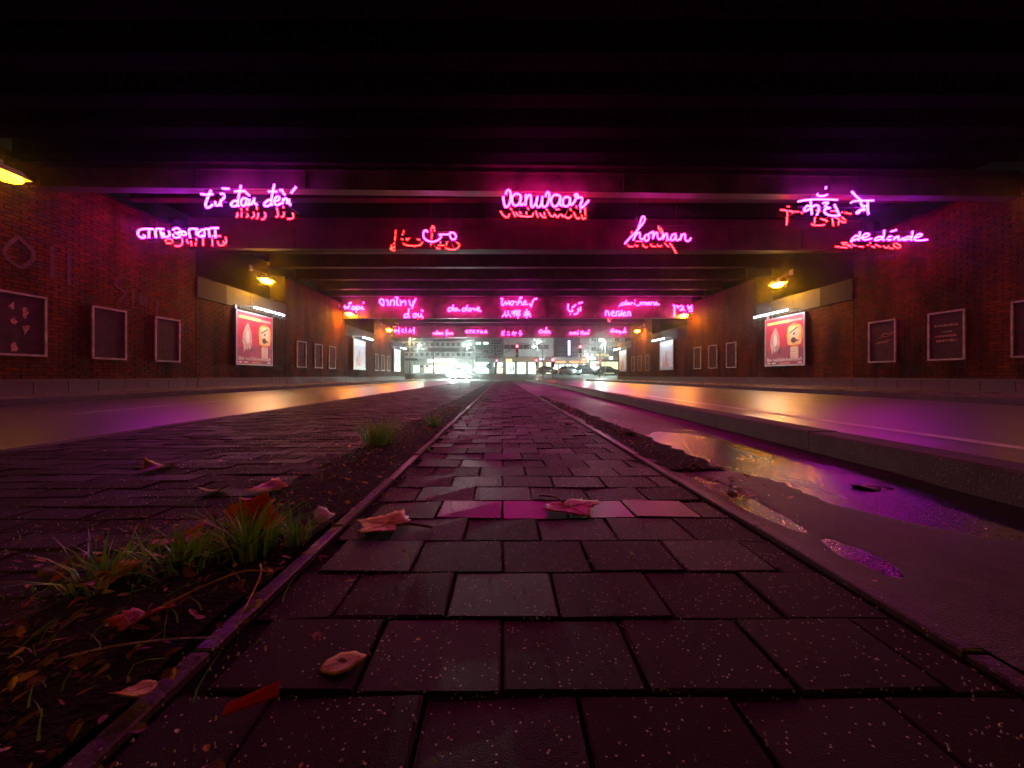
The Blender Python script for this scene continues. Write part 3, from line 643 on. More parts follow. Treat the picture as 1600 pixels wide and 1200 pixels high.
 'woher': [0.892,21.35,4.385,0.45,[[-97.8,15.4,-88.1,19.3,-93.9,-7.8,-86.2,-19.4,-70.7,3.8,-68.8,-15.6,-55.2,-0.1],[-55.2,7.7,-51.3,-15.6],[-28.1,3.8,-43.6,1.9,-45.5,-13.6,-33.9,-15.6,-26.1,-0.1,-12.6,-0.1],[-12.6,-17.5,2.9,11.6,16.5,25.1,6.8,27.1,-6.8,-15.6],[-4.8,-7.8,10.7,3.8,14.5,-13.6,26.1,-11.7],[26.1,-5.9,37.8,-0.1,33.9,7.7,24.2,-3.9,30.0,-13.6,49.4,-11.7],[57.1,-7.8,64.9,-27.2,72.6,-0.1,84.3,15.4,97.8,17.4]],[[-127.7,-5.5,-113.8,-18.6,-96.0,-17.4],[76.0,-7.5,93.8,-21.4],[95.8,2.4,103.7,0.4]]],
 'chinese': [0.766,21.35,3.755,0.45,[[-60.0,14.5,-65.9,-2.9,-77.5,-14.5],[-65.9,1.0,-56.2,-14.5],[-44.6,16.5,-48.4,-2.9,-58.1,-16.5],[-46.5,1.0,-31.0,-16.5],[-25.2,13.4,-25.2,0.2],[-25.2,12.6,-17.4,12.6,-17.4,1.0,-25.2,1.0],[-11.6,16.5,-11.6,-2.9,-15.5,-12.6],[-11.6,16.5,0.0,16.5,0.0,-12.6],[-13.6,8.7,0.0,8.7],[-13.6,-1.0,0.0,-1.0],[7.7,18.4,7.7,-24.2],[7.7,17.2,19.4,16.5,13.6,4.8,19.4,-6.8,9.7,-8.7],[40.7,8.7,69.7,10.6],[36.8,-2.9,75.5,0.2],[54.2,24.2,54.2,-22.3],[53.5,-2.1,38.0,-14.5],[55.0,-2.1,77.5,-15.3],[46.5,6.8,48.4,1.7],[63.9,8.7,60.0,2.9]],[]],
 'persian': [3.917,21.35,4.05,0.45,[[-37.1,22.3,-39.6,-2.5,-27.2,-18.3,-12.4,-14.9,-19.8,-5.0],[-17.3,4.9,-4.9,9.9,2.5,19.8],[14.8,0.0,17.3,-14.9,7.4,-29.7,-7.4,-31.2],[28.7,7.4,27.2,-14.9],[17.3,24.7,39.6,32.2],[-27.7,-31.2,-24.3,-32.2]],[[-44.8,30.4,-37.2,25.3],[18.4,-31.3,21.4,-33.3]]],
 'darimana': [7.357,21.35,4.314,0.45,[[-69.3,15.7,-74.2,-9.1],[-76.7,3.2,-94.0,0.8,-96.5,-9.1,-76.7,-6.6],[-108.9,-16.6,-96.5,-9.1],[-52.0,3.2,-64.3,0.8,-64.3,-9.1,-52.0,-1.8,-49.5,-9.1],[-44.5,-9.1,-42.1,3.2,-32.2,0.8],[-24.7,3.2,-24.7,-9.1],[-23.3,15.7,-20.8,16.6],[-14.8,-11.6,2.5,-9.1,7.4,5.8,14.8,-9.1],[9.9,0.8,24.7,5.8,24.7,-9.1],[24.7,0.8,37.1,5.8,37.1,-9.1],[56.9,5.8,44.5,0.8,47.0,-9.1,56.9,0.8,59.4,-9.1],[64.3,-9.1,66.8,5.8,79.2,3.2,79.2,-9.1],[94.0,5.8,84.1,-1.8,89.1,-9.1,96.5,3.2,99.0,-9.1,108.9,-4.1]],[[-93.2,-8.8,-83.0,-13.8],[2.9,-8.8,20.6,-16.2],[58.5,31.8,68.6,24.2],[-62.8,-8.8,-55.3,-8.8],[43.3,-8.8,50.9,-11.2],[83.7,-11.2,88.8,-15.2]]],
 'nerden': [6.219,21.35,3.79,0.45,[[-66.8,-13.6,-64.3,11.1,-52.0,6.2,-47.0,-16.1],[-37.1,-3.7,-19.8,1.2,-27.2,11.1,-37.1,-1.2,-29.7,-15.1,-12.4,-13.6],[-9.9,-16.1,-7.4,6.2,7.4,8.7],[19.8,16.1,17.3,-13.6],[14.8,-1.2,2.5,-6.2,4.9,-15.1,17.3,-12.1],[24.7,-6.2,39.6,-1.2,34.6,6.2,24.7,-3.7,29.7,-15.1,44.5,-12.1],[52.0,-15.1,52.0,6.2,64.3,4.7,66.8,-15.1]],[[-72.8,-14.4,-62.7,-16.9],[-42.5,-19.4,-37.4,-37.1,-29.9,-37.1],[-37.4,-19.4,-22.3,-23.0]]],
 'hebrew': [9.696,21.35,3.901,0.45,[[-50.7,29.7,-43.3,27.3,-45.8,-29.7],[-33.4,27.3,-24.5,24.8,-27.5,14.9],[-16.1,24.8,-3.7,27.3],[-11.1,2.5,6.2,24.8],[-1.2,14.9,8.7,5.0],[26.0,29.7,35.9,7.5],[33.4,14.9,50.7,29.7],[43.3,19.8,50.7,0.0,35.9,0.0]],[[-26.3,57.9,-28.8,45.3],[-51.6,25.1,-44.0,7.4,-51.6,-5.3]]],
 'korean': [-7.779,31.4,3.996,0.45,[[-68.8,7.1,-78.3,-2.4,-71.2,-11.9,-59.3,-4.8,-64.1,6.1],[-54.6,-2.4,-42.7,-0.1],[-40.4,23.8,-40.4,-23.8],[-2.4,7.1,-16.6,7.1,-16.6,-11.9,0.0,-11.9],[14.2,18.9,14.2,-16.7],[47.5,11.8,42.7,-7.2,35.6,-16.7],[47.5,-0.1,59.3,-14.2],[64.1,-0.1,76.0,2.3],[78.3,23.8,78.3,-23.8]],[]],
 'wherefrom': [-4.688,31.4,3.786,0.45,[[-76.6,4.2,-73.8,-9.9,-65.2,1.5,-59.5,-9.9,-53.8,4.2],[-48.1,18.6,-49.9,-9.9],[-48.1,1.5,-39.6,4.2,-38.5,-9.9],[-33.9,-4.2,-25.4,0.2,-31.1,4.2,-32.8,-8.8,-22.5,-8.8],[-19.7,-9.9,-17.9,2.6,-11.1,2.6],[-10.0,-4.2,-1.4,0.2,-6.6,4.2,-8.8,-8.8,0.3,-8.8],[35.6,21.4,27.6,18.6,24.2,-21.3],[16.2,1.5,35.6,2.6],[35.6,-9.9,37.3,1.5,43.0,2.6],[51.6,2.6,45.9,-3.1,51.6,-9.9,57.3,-3.1,51.6,2.6],[60.1,-9.9,61.8,2.6,67.5,1.5,68.7,-9.9],[68.7,0.2,75.5,1.5,76.6,-11.1]],[]],
 'cyrillic': [-2.061,31.4,3.906,0.45,[[-77.2,9.4,-82.9,0.9,-75.5,-8.8,-65.8,-0.3,-75.5,9.4],[-58.4,9.4,-37.3,9.4],[-48.1,9.4,-49.3,-9.4],[-27.6,10.5,-27.6,-9.4],[-11.7,9.4,-26.5,0.9,-10.5,-9.4],[2.6,10.5,11.1,0.9],[22.5,10.5,6.6,-10.5],[33.9,-7.7,40.7,10.5,48.1,-7.7],[29.3,-7.7,53.8,-7.7],[65.2,-9.4,73.8,10.5,82.9,-9.4],[68.1,-2.6,80.6,-2.6]],[]],
 'japanese': [0.736,31.4,3.801,0.45,[[-77.8,11.4,-69.2,0.0],[-57.8,10.2,-77.8,-5.7,-74.9,-15.4,-57.8,-15.4],[-60.7,17.1,-57.8,12.5],[-33.9,5.7,-19.1,5.7],[-36.2,-11.4,-26.5,-15.4,-15.1,-13.1],[3.7,0.0,21.9,1.7,24.8,-11.4,17.4,-15.4],[13.4,11.4,4.8,-14.3],[30.5,5.7,36.2,-2.9],[63.0,15.3,73.2,10.2],[61.8,2.8,60.7,-6.9,76.1,-2.9,77.8,-11.4,64.7,-17.1]],[]],
 'oda': [3.339,31.4,4.006,0.45,[[-28.5,2.9,-42.7,-8.5,-37.0,-21.0,-19.9,-17.1,-17.1,-4.0,-28.5,2.9],[14.2,22.8,11.4,-22.8],[9.7,-2.8,-7.4,-8.5,-5.7,-21.0,9.7,-18.8],[37.0,-2.8,22.8,-8.5,24.5,-21.0,38.2,-11.4,42.7,-22.8]],[[68.4,19.6,74.1,2.3],[79.9,-17.9,94.4,-23.7]]],
 'greek': [6.117,31.4,3.853,0.45,[[-64.1,-4.6,-75.5,-1.8,-78.3,-13.1,-66.9,-14.9,-55.6,-1.8],[-58.4,-4.6,-52.7,-15.9],[-47.0,-1.8,-27.1,-0.1],[-42.4,-1.8,-44.2,-15.9],[-32.8,-1.8,-31.6,-15.9],[-18.5,-1.8,-23.1,-10.2,-15.7,-15.9,-10.0,-7.4,-17.4,-1.8],[-14.0,6.9,-10.0,11.4],[7.1,3.9,29.9,5.6],[12.8,3.9,11.7,-17.1],[24.2,3.9,25.9,-17.1],[38.5,-1.8,33.9,-10.2,41.3,-15.9,47.0,-7.4,39.6,-1.8],[54.4,1.1,56.7,-13.1,66.9,-13.1,72.6,2.2],[66.9,9.6,78.3,17.1]],[[68.0,-17.1,70.9,-31.4]]],
 'skad': [9.216,31.4,3.964,0.45,[[-40.7,12.8,-57.8,7.1,-61.8,-7.2,-46.4,-10.0,-42.4,0.2,-52.1,0.2],[-29.3,4.2,-31.1,-10.0],[-25.4,-4.2,-12.2,1.4,-20.8,4.2,-23.6,-10.0,-9.4,-8.9],[7.7,1.4,-3.7,-4.2,2.0,-11.2,10.5,-1.5,10.5,-24.2],[21.9,-10.0,39.0,-12.9],[50.4,24.2,44.7,-10.0],[44.7,1.4,33.3,-7.2,44.7,-12.9,61.8,-7.2]],[[-71.5,26.8,-65.7,6.5]]]
}

SIGN_INFO = {
 'vietnamese': ('violet handwritten neon words "từ đâu đến" under the nearest girder', 'v', .019),
 'vanwaar': ('pink neon word "vanwaar" in round handwriting under the nearest girder', 'm', .019),
 'hindi': ('violet neon words in Devanagari letters under the nearest girder', 'v', .017),
 'tamil': ('violet neon word in Tamil letters above the oncoming lane', 'v', .021),
 'arabic': ('short pink neon word in Arabic letters with red tubes at both sides', 'm', .018),
 'honnan': ('pink neon word "honnan" with a tall looped first letter', 'm', .017),
 'dedonde': ('violet neon words "de dónde" close to the brick wall', 'v', .018),
 'wapi': ('pink neon word "wapi" just above an orange lamp', 'f', .040),
 'thai': ('pink neon word in Thai letters above "d\'où"', 'f', .042),
 'dou': ('pink neon words "d\'où" under the Thai word', 'f', .040),
 'dadove': ('pink neon words "da dove" on the middle girder', 'f', .040),
 'woher': ('pink neon word "woher" above the Chinese characters', 'f', .040),
 'chinese': ('pink neon words in Chinese characters under "woher"', 'f', .034),
 'persian': ('pink neon word in Persian letters on the middle girder', 'f', .040),
 'darimana': ('pink neon words "dari mana" above "nerden"', 'f', .034),
 'nerden': ('pink neon word "nerden" under "dari mana"', 'f', .040),
 'hebrew': ('pink neon word in Hebrew letters above an orange lamp', 'f', .040),
 'korean': ('pink neon word in Korean letters on the farthest girder', 'f', .042),
 'wherefrom': ('pink neon words "where from" on the farthest girder', 'f', .042),
 'cyrillic': ('pink neon word in Cyrillic letters on the farthest girder', 'f', .040),
 'japanese': ('pink neon word in Japanese kana on the farthest girder', 'f', .040),
 'oda': ('short pink neon word "oda" on the farthest girder', 'f', .044),
 'greek': ('pink neon words in Greek letters on the farthest girder', 'f', .040),
 'skad': ('last pink neon word on the farthest girder, nearest an orange lamp', 'f', .040),
}
def pairs(a): return [(a[i] / 100, a[i + 1] / 100) for i in range(0, len(a), 2)]
for key, (x, y, z, dy, front, back) in SIGN_DATA.items():
    label, colour, r = SIGN_INFO[key]
    root = empty('neon_sign', (x, y, z))
    tag(root, label, 'neon sign', 'neon words asking where from')
    near = y < 12
    m = MAT[{'v': 'neon_violet', 'm': 'neon_magenta', 'f': 'neon_far'}[colour]]
    allx, allz = [], []
    for st in front:
        p = pairs(st); allx += [q[0] for q in p]; allz += [q[1] for q in p]
        path = smooth_path([(q[0], 0.0, q[1]) for q in p], 3 if near else 2)
        MB().tube(path, r, 6 if near else 5).build('neon_tube', m, root)
    for st in back:
        p = pairs(st)
        path = smooth_path([(q[0], dy, q[1]) for q in p], 3 if near else 1)
        MB().tube(path, r * .72, 5).build('back_tube', MAT['neon_red'], root)
    # dark carrier: rails behind the letters, hung from the steel above
    x0, x1, z0, z1 = min(allx), max(allx), min(allz), max(allz)
    zm = (z0 + z1) / 2
    top = {True: 4.62 if y > 8.4 else 4.02, False: 4.4 if y > 30 else 4.6}[near] - z
    hang = MB()
    for zz in (zm + .12, zm - .10):
        hang.box(x0 + .03, x1 - .03, .045, .057, zz - .006, zz + .006)
    hang.build('carrier_rail', MAT['black'], root)
    for xx in (x0 + (x1 - x0) * .2, x0 + (x1 - x0) * .8):
        MB().cyl((xx, .062, zm - .12), (xx, .062, max(top, zm + .2)), .006, 6).build('hanger', MAT['black'], root)
        if near and dy > .6:
            MB().cyl((xx, .062, zm - .02), (xx, dy, zm - .02), .006, 6).build('bracket', MAT['black'], root)

# ================================================================== lamps under the bridges
def sodium_lamp(x, y, z, side, label, bulb='sodium'):
    root = empty('ceiling_lamp', (x, y, z))
    tag(root, label, 'lamp', 'orange lamps along the underpass walls')
    w = (X_LEFT if side < 0 else X_RIGHT) - x
    h = MB()
    h.add([(-.16, -.30, 0), (.16, -.30, 0), (.16, .30, 0), (-.16, .30, 0), (-.09, -.20, .12), (.09, -.20, .12), (.09, .20, .12), (-.09, .20, .12)],
          [(4, 5, 6, 7), (0, 1, 5, 4), (1, 2, 6, 5), (2, 3, 7, 6), (3, 0, 4, 7)])
    h.build('lamp_housing', MAT['grey_metal'], root)
    MB().ball((0, 0, -.015), .155, .285, .10, 14, 8).build('lamp_glass', MAT[bulb], root)
    MB().tube([(0, 0, .12), (0, 0, .2), (w * .9, .05, .42), (w + (.02 if side < 0 else -.02) , .05, .44)], .018, 8).build('lamp_arm', MAT['grey_metal'], root)
    MB().box(*sorted((w - (.03 if side > 0 else -.03), w)), -.03, .13, .34, .54).build('wall_plate', MAT['grey_metal'], root)
    return root
for i, y in enumerate((6.5, 13.8, 21.3, 28.7, -.8)):  # the last is unseen, added behind the camera to light grass and leaves
    sodium_lamp(-8.2, y, 3.74, -1, ('orange lamp nearest the camera above the torn paper poster frame', 'orange lamp above the red lit poster beside the oncoming lane',
                                    'orange lamp right under the neon word wapi', 'orange lamp beside the Korean neon word', 'added orange lamp out of view behind the camera, oncoming lane side')[i], 'sodium_dim' if i == 0 else 'sodium_added' if y < 0 else 'sodium')
for i, y in enumerate((7.0, 14.2, 21.6, 29.0, 35.4, -.4)):  # the last is an added fill lamp, also out of view
    sodium_lamp(9.85, y, 3.95 if i == 4 else 3.70, 1, ('orange lamp above the lettered poster frame', 'orange lamp above the red lit poster behind the white lined lane',
                                    'orange lamp right under the Hebrew neon word', 'orange lamp beside the last neon word of the far girder', 'farthest orange lamp at the underpass exit', 'added orange lamp out of view behind the camera, white lined lane side')[i], 'sodium_dim' if i == 0 else 'sodium_added' if y < 0 else 'sodium')

# ================================================================== empty poster frames
def wall_thing(name, side, y, z):
    return empty(name, ((X_LEFT if side < 0 else X_RIGHT), y, z), R(90) if side < 0 else R(-90))
def poster_frame(side, y, label, extra=None):
    root = wall_thing('poster_frame', side, y, FR_Z)
    tag(root, label, 'poster frame', 'empty poster frames on the brick walls')
    MB().box(-FR_W / 2 + .04, FR_W / 2 - .04, -.014, .03, .04, FR_H - .04).build('back_panel', MAT['board'], root)
    for (a, b, c, d) in ((-FR_W / 2, FR_W / 2, 0, .04), (-FR_W / 2, FR_W / 2, FR_H - .04, FR_H)):
        MB().box(a, b, -.045, .02, c, d).build('frame_rail', MAT['frame'], root)
    for a in (-FR_W / 2, FR_W / 2 - .04):
        MB().box(a, a + .04, -.042, .02, .041, FR_H - .041).build('frame_rail', MAT['frame'], root)
    rng = random.Random(int(y * 100))
    if extra == 'scraps':
        pm = mat('torn_paper', (0.34, 0.20, 0.10), .8, var=.6, vscale=24)
        for (px, pz, s) in ((-.14, .88, .10), (.05, .80, .11), (-.12, .62, .11), (.06, .50, .11), (-.10, .13, .12)):
            poly = [(px + s * rng.uniform(.3, 1.1) * cos(t * pi / 5) * .62, pz + s * rng.uniform(.35, 1.1) * sin(t * pi / 5)) for t in range(10)]
            MB().prism(poly, -.019, -.016).build('paper_scrap', pm, root)
    if extra == 'lettering':
        lm = MAT.setdefault('faded_lettering', mat('faded_lettering', (0.60, 0.36, 0.16), .7, var=.4, vscale=20))
        for (zz, wd, hh) in ((.80, .50, .06), (.65, .16, .05), (.55, .46, .06), (.44, .42, .06)):
            b = MB(); xx = -wd / 2
            while xx < wd / 2:
                cw = rng.uniform(.022, .04)
                k = rng.random()
                b.box(xx, xx + .009, -.018, -.0145, zz, zz + hh * rng.uniform(.7, 1))
                if k < .6: b.box(xx + .009, xx + cw, -.018, -.0145, zz + hh * rng.choice((0, .35, .62)), zz + hh * rng.choice((0, .35, .62)) + .010)
                if k > .4: b.box(xx + cw, xx + cw + .008, -.018, -.0145, zz, zz + hh * .68)
                xx += cw + .02
            b.build('lettering', lm, root)
    if extra == 'scratch':
        lm = MAT.setdefault('faded_lettering', mat('faded_lettering', (0.60, 0.36, 0.16), .7, var=.4, vscale=20))
        b = MB()
        for _ in range(5):
            x0, z0 = rng.uniform(-.22, .0), rng.uniform(.5, .75)
            b.tube(smooth_path([(x0, -.016, z0), (x0 + .1, -.016, z0 + .04), (x0 + .2, -.016, z0 + .02), (x0 + .38, -.016, z0 + .09)], 3), .006, 4)
        b.build('scratched_paint', lm, root)
    return root
lab = {'fr': 'nearest', 'c': 'second', 'e': 'farthest'}
ordn = ('first', 'middle', 'last')
for side, lst in ((-1, LEFT_FRAMES), (1, RIGHT_FRAMES)):
    for i, (y, sec) in enumerate(lst):
        lane = 'on the oncoming lane side' if side < 0 else 'on the white lined lane side'
        ex, lb = None, f'{ordn[i % 3]} empty frame of the {lab[sec]} brick wall {lane}'
        if side < 0 and i == 0: ex, lb = 'scraps', 'nearest poster frame holding torn scraps of pale paper'
        if side > 0 and i == 1: ex, lb = 'lettering', 'poster frame with four faded lines of orange lettering'
        if side > 0 and i == 2: ex, lb = 'scratch', 'poster frame scratched with pale paint next to the lettered frame'
        poster_frame(side, y, lb, ex)

# ================================================================== lit billboards
PM = {k: mat('print_' + k, c, .45, var=v, vscale=4) for k, c, v in (
    ('red', (0.46, 0.022, 0.05), .25), ('crimson', (0.26, 0.012, 0.06), .3), ('yellow', (0.75, 0.62, 0.20), .1), ('pale', (0.46, 0.40, 0.38), .35),
    ('cream', (0.75, 0.72, 0.55), .1), ('orange', (0.72, 0.26, 0.06), .15), ('dark', (0.06, 0.02, 0.03), .2), ('white', (0.78, 0.78, 0.78), .04),
    ('sky', (0.62, 0.72, 0.80), .12), ('coral', (0.70, 0.30, 0.22), .2), ('grey', (0.42, 0.44, 0.50), .15))}
BW, BH, BZ = 2.05, 1.82, 0.78
def shape(poly, layer, name, m, root):
    y = -.1215 - .002 * layer
    return MB().prism(poly, y - .0015, y).build(name, PM[m], root)
def ell(cx, cz, rx, rz, n=18, a0=0, wob=0):
    return [(cx + rx * cos(2 * pi * k / n + a0) * (1 + wob * sin(5 * k)), cz + rz * sin(2 * pi * k / n + a0) * (1 + wob * cos(3 * k))) for k in range(n)]
def billboard(side, y, design, label, bw=BW):
    root = wall_thing('billboard', side, y, BZ)
    tag(root, label, 'billboard', 'lit billboards on the underpass walls')
    MB().box(-bw / 2, bw / 2, -.10, .03, 0, BH).build('backing_box', MAT['dark_metal'], root)
    MB().box(-bw / 2 + .03, bw / 2 - .03, -.12, -.101, .03, BH - .03).build('print_sheet', PM['red' if design == 'red' else 'sky'], root)
    for (a, b, c, d) in ((-bw / 2, bw / 2, 0, .05), (-bw / 2, bw / 2, BH - .05, BH)):
        MB().box(a, b, -.135, -.1005, c, d).build('frame_rail', MAT['grey_metal'], root)
    for a in (-bw / 2, bw / 2 - .05):
        MB().box(a, a + .05, -.133, -.1005, .051, BH - .051).build('frame_rail', MAT['grey_metal'], root)
    hw = bw / 2 - .05
    if design == 'red':
        shape([(-hw, .05), (hw, .05), (hw, .62), (.2, .70), (-hw, .58)], 1, 'printed_panel', 'crimson', root)
        shape([(-.90, 1.56), (.30, 1.56), (.30, 1.66), (-.90, 1.66)], 1, 'printed_band', 'yellow', root)
        shape([(.34, 1.57), (.90, 1.57), (.90, 1.64), (.34, 1.64)], 1, 'printed_band', 'pale', root)
        fig = [(-.42, 1.45), (-.32, 1.30), (-.22, 1.05), (-.20, .85), (-.26, .62), (-.34, .50), (-.38, .62), (-.48, .48), (-.52, .60), (-.62, .42), (-.66, .68), (-.74, .80), (-.68, 1.05), (-.56, 1.30)]
        shape(fig, 2, 'printed_figure', 'pale', root)
        shape(ell(-.44, .95, .10, .22), 3, 'printed_figure', 'white', root)
        shape(ell(-.24, .52, .07, .07), 3, 'printed_spot', 'dark', root)
        shape(ell(.55, 1.08, .40, .42, 20), 2, 'printed_panel', 'orange', root)
        shape([(.25, .74), (.82, .74), (.86, .80), (.86, 1.36), (.80, 1.42), (.30, 1.42), (.22, 1.34), (.20, .82)], 3, 'printed_panel', 'yellow', root)
        shape(ell(.54, 1.14, .24, .24), 4, 'printed_panel', 'cream', root)
        shape([(.30, 1.18), (.70, 1.36), (.72, 1.33), (.32, 1.14)], 5, 'printed_stroke', 'dark', root)
        shape([(.44, 1.10), (.58, 1.20), (.56, 1.08)], 5, 'printed_stroke', 'dark', root)
        shape(ell(.50, .90, .12, .10), 5, 'printed_spot', 'dark', root)
        shape([(.58, .92), (.80, .88), (.62, .84)], 5, 'printed_stroke', 'dark', root)
        shape([(.34, .26), (.72, .26), (.72, .66), (.34, .66)], 2, 'printed_panel', 'cream', root)
        for k in range(4):
            shape([(.38, .60 - k * .09), (.66 - .05 * (k % 2), .60 - k * .09), (.66 - .05 * (k % 2), .575 - k * .09), (.38, .575 - k * .09)], 3, 'printed_line', 'grey', root)
        rng = random.Random(3)
        b = MB(); xx = -.90
        while xx < .88:                                # the title line: heavy white characters
            cw = rng.uniform(.04, .07); hh = rng.choice((.10, .10, .135))
            if abs(xx + .62) < .05: b.prism([(xx, .22), (xx + cw, .22), (xx + cw, .235), (xx, .235)], -.1285, -.126)
            else:
                b.prism([(xx, .17), (xx + .016, .17), (xx + .016, .17 + hh), (xx, .17 + hh)], -.1285, -.126)
                b.prism([(xx + cw - .016, .17), (xx + cw, .17), (xx + cw, .17 + hh * .8), (xx + cw - .016, .17 + hh * .8)], -.1285, -.126)
                q = rng.choice((.17, .21, .25)); b.prism([(xx + .016, q), (xx + cw - .016, q), (xx + cw - .016, q + .018), (xx + .016, q + .018)], -.1285, -.126)
            xx += cw + .018
        b.build('printed_title', PM['white'], root)
        for (a, c, m) in ((-.88, -.72, 'white'), (-.62, -.42, 'white'), (-.2, .3, 'orange'), (.7, .88, 'white')):
            shape([(a, .085), (c, .085), (c, .125), (a, .125)], 2, 'printed_line', m, root)
    else:
        shape([(-hw, .05), (hw, .05), (hw, .18), (-hw, .18)], 1, 'printed_band', 'grey', root)
        shape([(-.35, .2), (-.1, 1.0), (.0, 1.25), (.1, 1.0), (.38, .2)], 1, 'printed_figure', 'coral', root)
        shape([(-.6, .2), (-.42, .9), (-.26, .2)], 2, 'printed_figure', 'coral', root)
        shape([(.02, .2), (.06, 1.45), (.10, .2)], 2, 'printed_stroke', 'grey', root)
        shape([(-hw, 1.5), (hw, 1.5), (hw, 1.74), (-hw, 1.74)], 1, 'printed_band', 'white', root)
        if design == 'yellow':
            shape([(.3, .3), (.44, .3), (.44, 1.3), (.3, 1.3)], 2, 'printed_panel', 'yellow', root)
    # lamp: two fluorescent tubes held out in front of the top edge
    MB().box(-.92, .92, -.66, -.60, BH + .10, BH + .135).build('lamp_channel', MAT['grey_metal'], root)
    for (a, b) in ((-.90, -.03), (.03, .90)):
        MB().cyl((a, -.63, BH + .075), (b, -.63, BH + .075), .019, 10).build('fluorescent_tube', MAT['fluo'], root)
    for xx in (-.7, .7):
        MB().tube([(xx, -.05, BH + .01), (xx, -.06, BH + .16), (xx, -.63, BH + .145)], .015, 6).build('lamp_arm', MAT['grey_metal'], root)
    MB().box(-bw / 2 + .02, -bw / 2 + .12, -.08, .0, BH + .02, BH + .16).build('junction_box', MAT['grey_metal'], root)
    return root
billboard(-1, 13.95, 'red', 'lit red billboard with a pale figure beside the oncoming lane')
billboard(1, 14.5, 'red', 'lit red billboard with a pale figure behind the white lined lane')
billboard(-1, 24.15, 'blue', 'pale blue billboard with orange peaks beside the oncoming lane')
billboard(1, 24.9, 'blue', 'pale blue billboard with orange peaks behind the white lined lane')
billboard(-1, 32.8, 'yellow', 'farthest pale billboard at the exit beside the oncoming lane')
billboard(1, 33.9, 'yellow', 'farthest pale billboard at the exit behind the white lined lane')

# faded graffiti on the nearest left wall
gm = mat('faded_spray_paint', (0.075, 0.028, 0.022), .85, var=.5, vscale=9)
gw = wall_thing('graffiti', -1, 0, 0)
tag(gw, 'faded pink sprayed letters high on the nearest brick wall', 'graffiti')
for st in ([(6.5, 2.9), (6.5, 2.45)], [(6.2, 2.85), (6.85, 2.8)], [(7.2, 2.95), (7.0, 2.6), (7.25, 2.4), (7.45, 2.7), (7.2, 2.95)], [(7.75, 2.95), (7.75, 2.3)],
           [(8.05, 2.9), (8.05, 2.25)], [(9.2, 2.7), (9.0, 2.5), (9.25, 2.35), (9.1, 2.15)], [(9.45, 2.45), (9.45, 2.1)], [(9.65, 2.4), (9.65, 2.1), (9.8, 2.38), (9.8, 2.1)], [(10.1, 2.35), (10.1, 2.0)]):
    P = smooth_path(st, 4)
    b = MB()
    for (p, q) in zip(P[:-1], P[1:]):
        dx, dz = q[0] - p[0], q[1] - p[1]; l = math.hypot(dx, dz) or 1; nx, nz = -dz / l * .035, dx / l * .035
        b.prism([(p[0] - nx, p[1] - nz), (q[0] - nx, q[1] - nz), (q[0] + nx, q[1] + nz), (p[0] + nx, p[1] + nz)], -.0095, -.0075)
    b.build('sprayed_stroke', gm, gw)
# ================================================================== leaves, grass, litter on the median
def translucent(m, colour, k):
    n, l = m.node_tree.nodes, m.node_tree.links
    t = n.new('ShaderNodeBsdfTranslucent'); l.new(colour, t.inputs['Color'])
    mx = n.new('ShaderNodeMixShader'); mx.inputs[0].default_value = k
    l.new(n['Principled BSDF'].outputs[0], mx.inputs[1]); l.new(t.outputs[0], mx.inputs[2])
    l.new(mx.outputs[0], n['Material Output'].inputs['Surface'])
def leaf_mat(name, c1, c2, rough=.38):
    m, n, l, p = new_mat(name)
    geo = n.new('ShaderNodeNewGeometry')
    a = n.new('ShaderNodeTexNoise'); a.inputs['Scale'].default_value = 28; a.inputs['Detail'].default_value = 6
    l.new(geo.outputs['Position'], a.inputs['Vector'])
    r = n.new('ShaderNodeMapRange'); r.inputs['From Min'].default_value = .35; r.inputs['From Max'].default_value = .65
    l.new(a.outputs['Fac'], r.inputs['Value'])
    mx = n.new('ShaderNodeMix'); mx.data_type = 'RGBA'; mx.inputs['A'].default_value = (*c1, 1); mx.inputs['B'].default_value = (*c2, 1)
    l.new(r.outputs[0], mx.inputs['Factor'])
    b = n.new('ShaderNodeTexNoise'); b.inputs['Scale'].default_value = 160
    l.new(geo.outputs['Position'], b.inputs['Vector'])
    gt = n.new('ShaderNodeMath'); gt.operation = 'GREATER_THAN'; gt.inputs[1].default_value = .64; l.new(b.outputs['Fac'], gt.inputs[0])
    m2 = n.new('ShaderNodeMix'); m2.data_type = 'RGBA'; m2.inputs['B'].default_value = (c1[0] * .3, c1[1] * .25, c1[2] * .3, 1)
    l.new(gt.outputs[0], m2.inputs['Factor']); l.new(mx.outputs['Result'], m2.inputs['A']); l.new(m2.outputs['Result'], p.inputs['Base Color'])
    bp = n.new('ShaderNodeBump'); bp.inputs['Strength'].default_value = .4; bp.inputs['Distance'].default_value = .003
    l.new(a.outputs['Fac'], bp.inputs['Height']); l.new(bp.outputs[0], p.inputs['Normal'])
    p.inputs['Roughness'].default_value = rough
    translucent(m, m2.outputs['Result'], .45)
    return m
LM = dict(orange=leaf_mat('leaf_orange', (0.58, 0.20, 0.03), (0.80, 0.42, 0.08)), red=leaf_mat('leaf_red', (0.55, 0.07, 0.05), (0.75, 0.22, 0.10)),
          brown=leaf_mat('leaf_brown', (0.16, 0.08, 0.04), (0.34, 0.19, 0.09)), yellow=leaf_mat('leaf_yellow', (0.62, 0.36, 0.06), (0.80, 0.55, 0.14)),
          pale=leaf_mat('leaf_pale', (0.50, 0.42, 0.36), (0.72, 0.66, 0.60)))
HALF = [(0, -.34), (.08, -.36), (.26, -.46), (.40, -.44), (.42, -.34), (.56, -.28), (.54, -.18), (.66, -.08), (.86, .06), (.74, .14), (.74, .26), (.58, .26), (.50, .34), (.38, .32), (.38, .46), (.26, .50), (.20, .64), (.10, .68), (0, .88)]
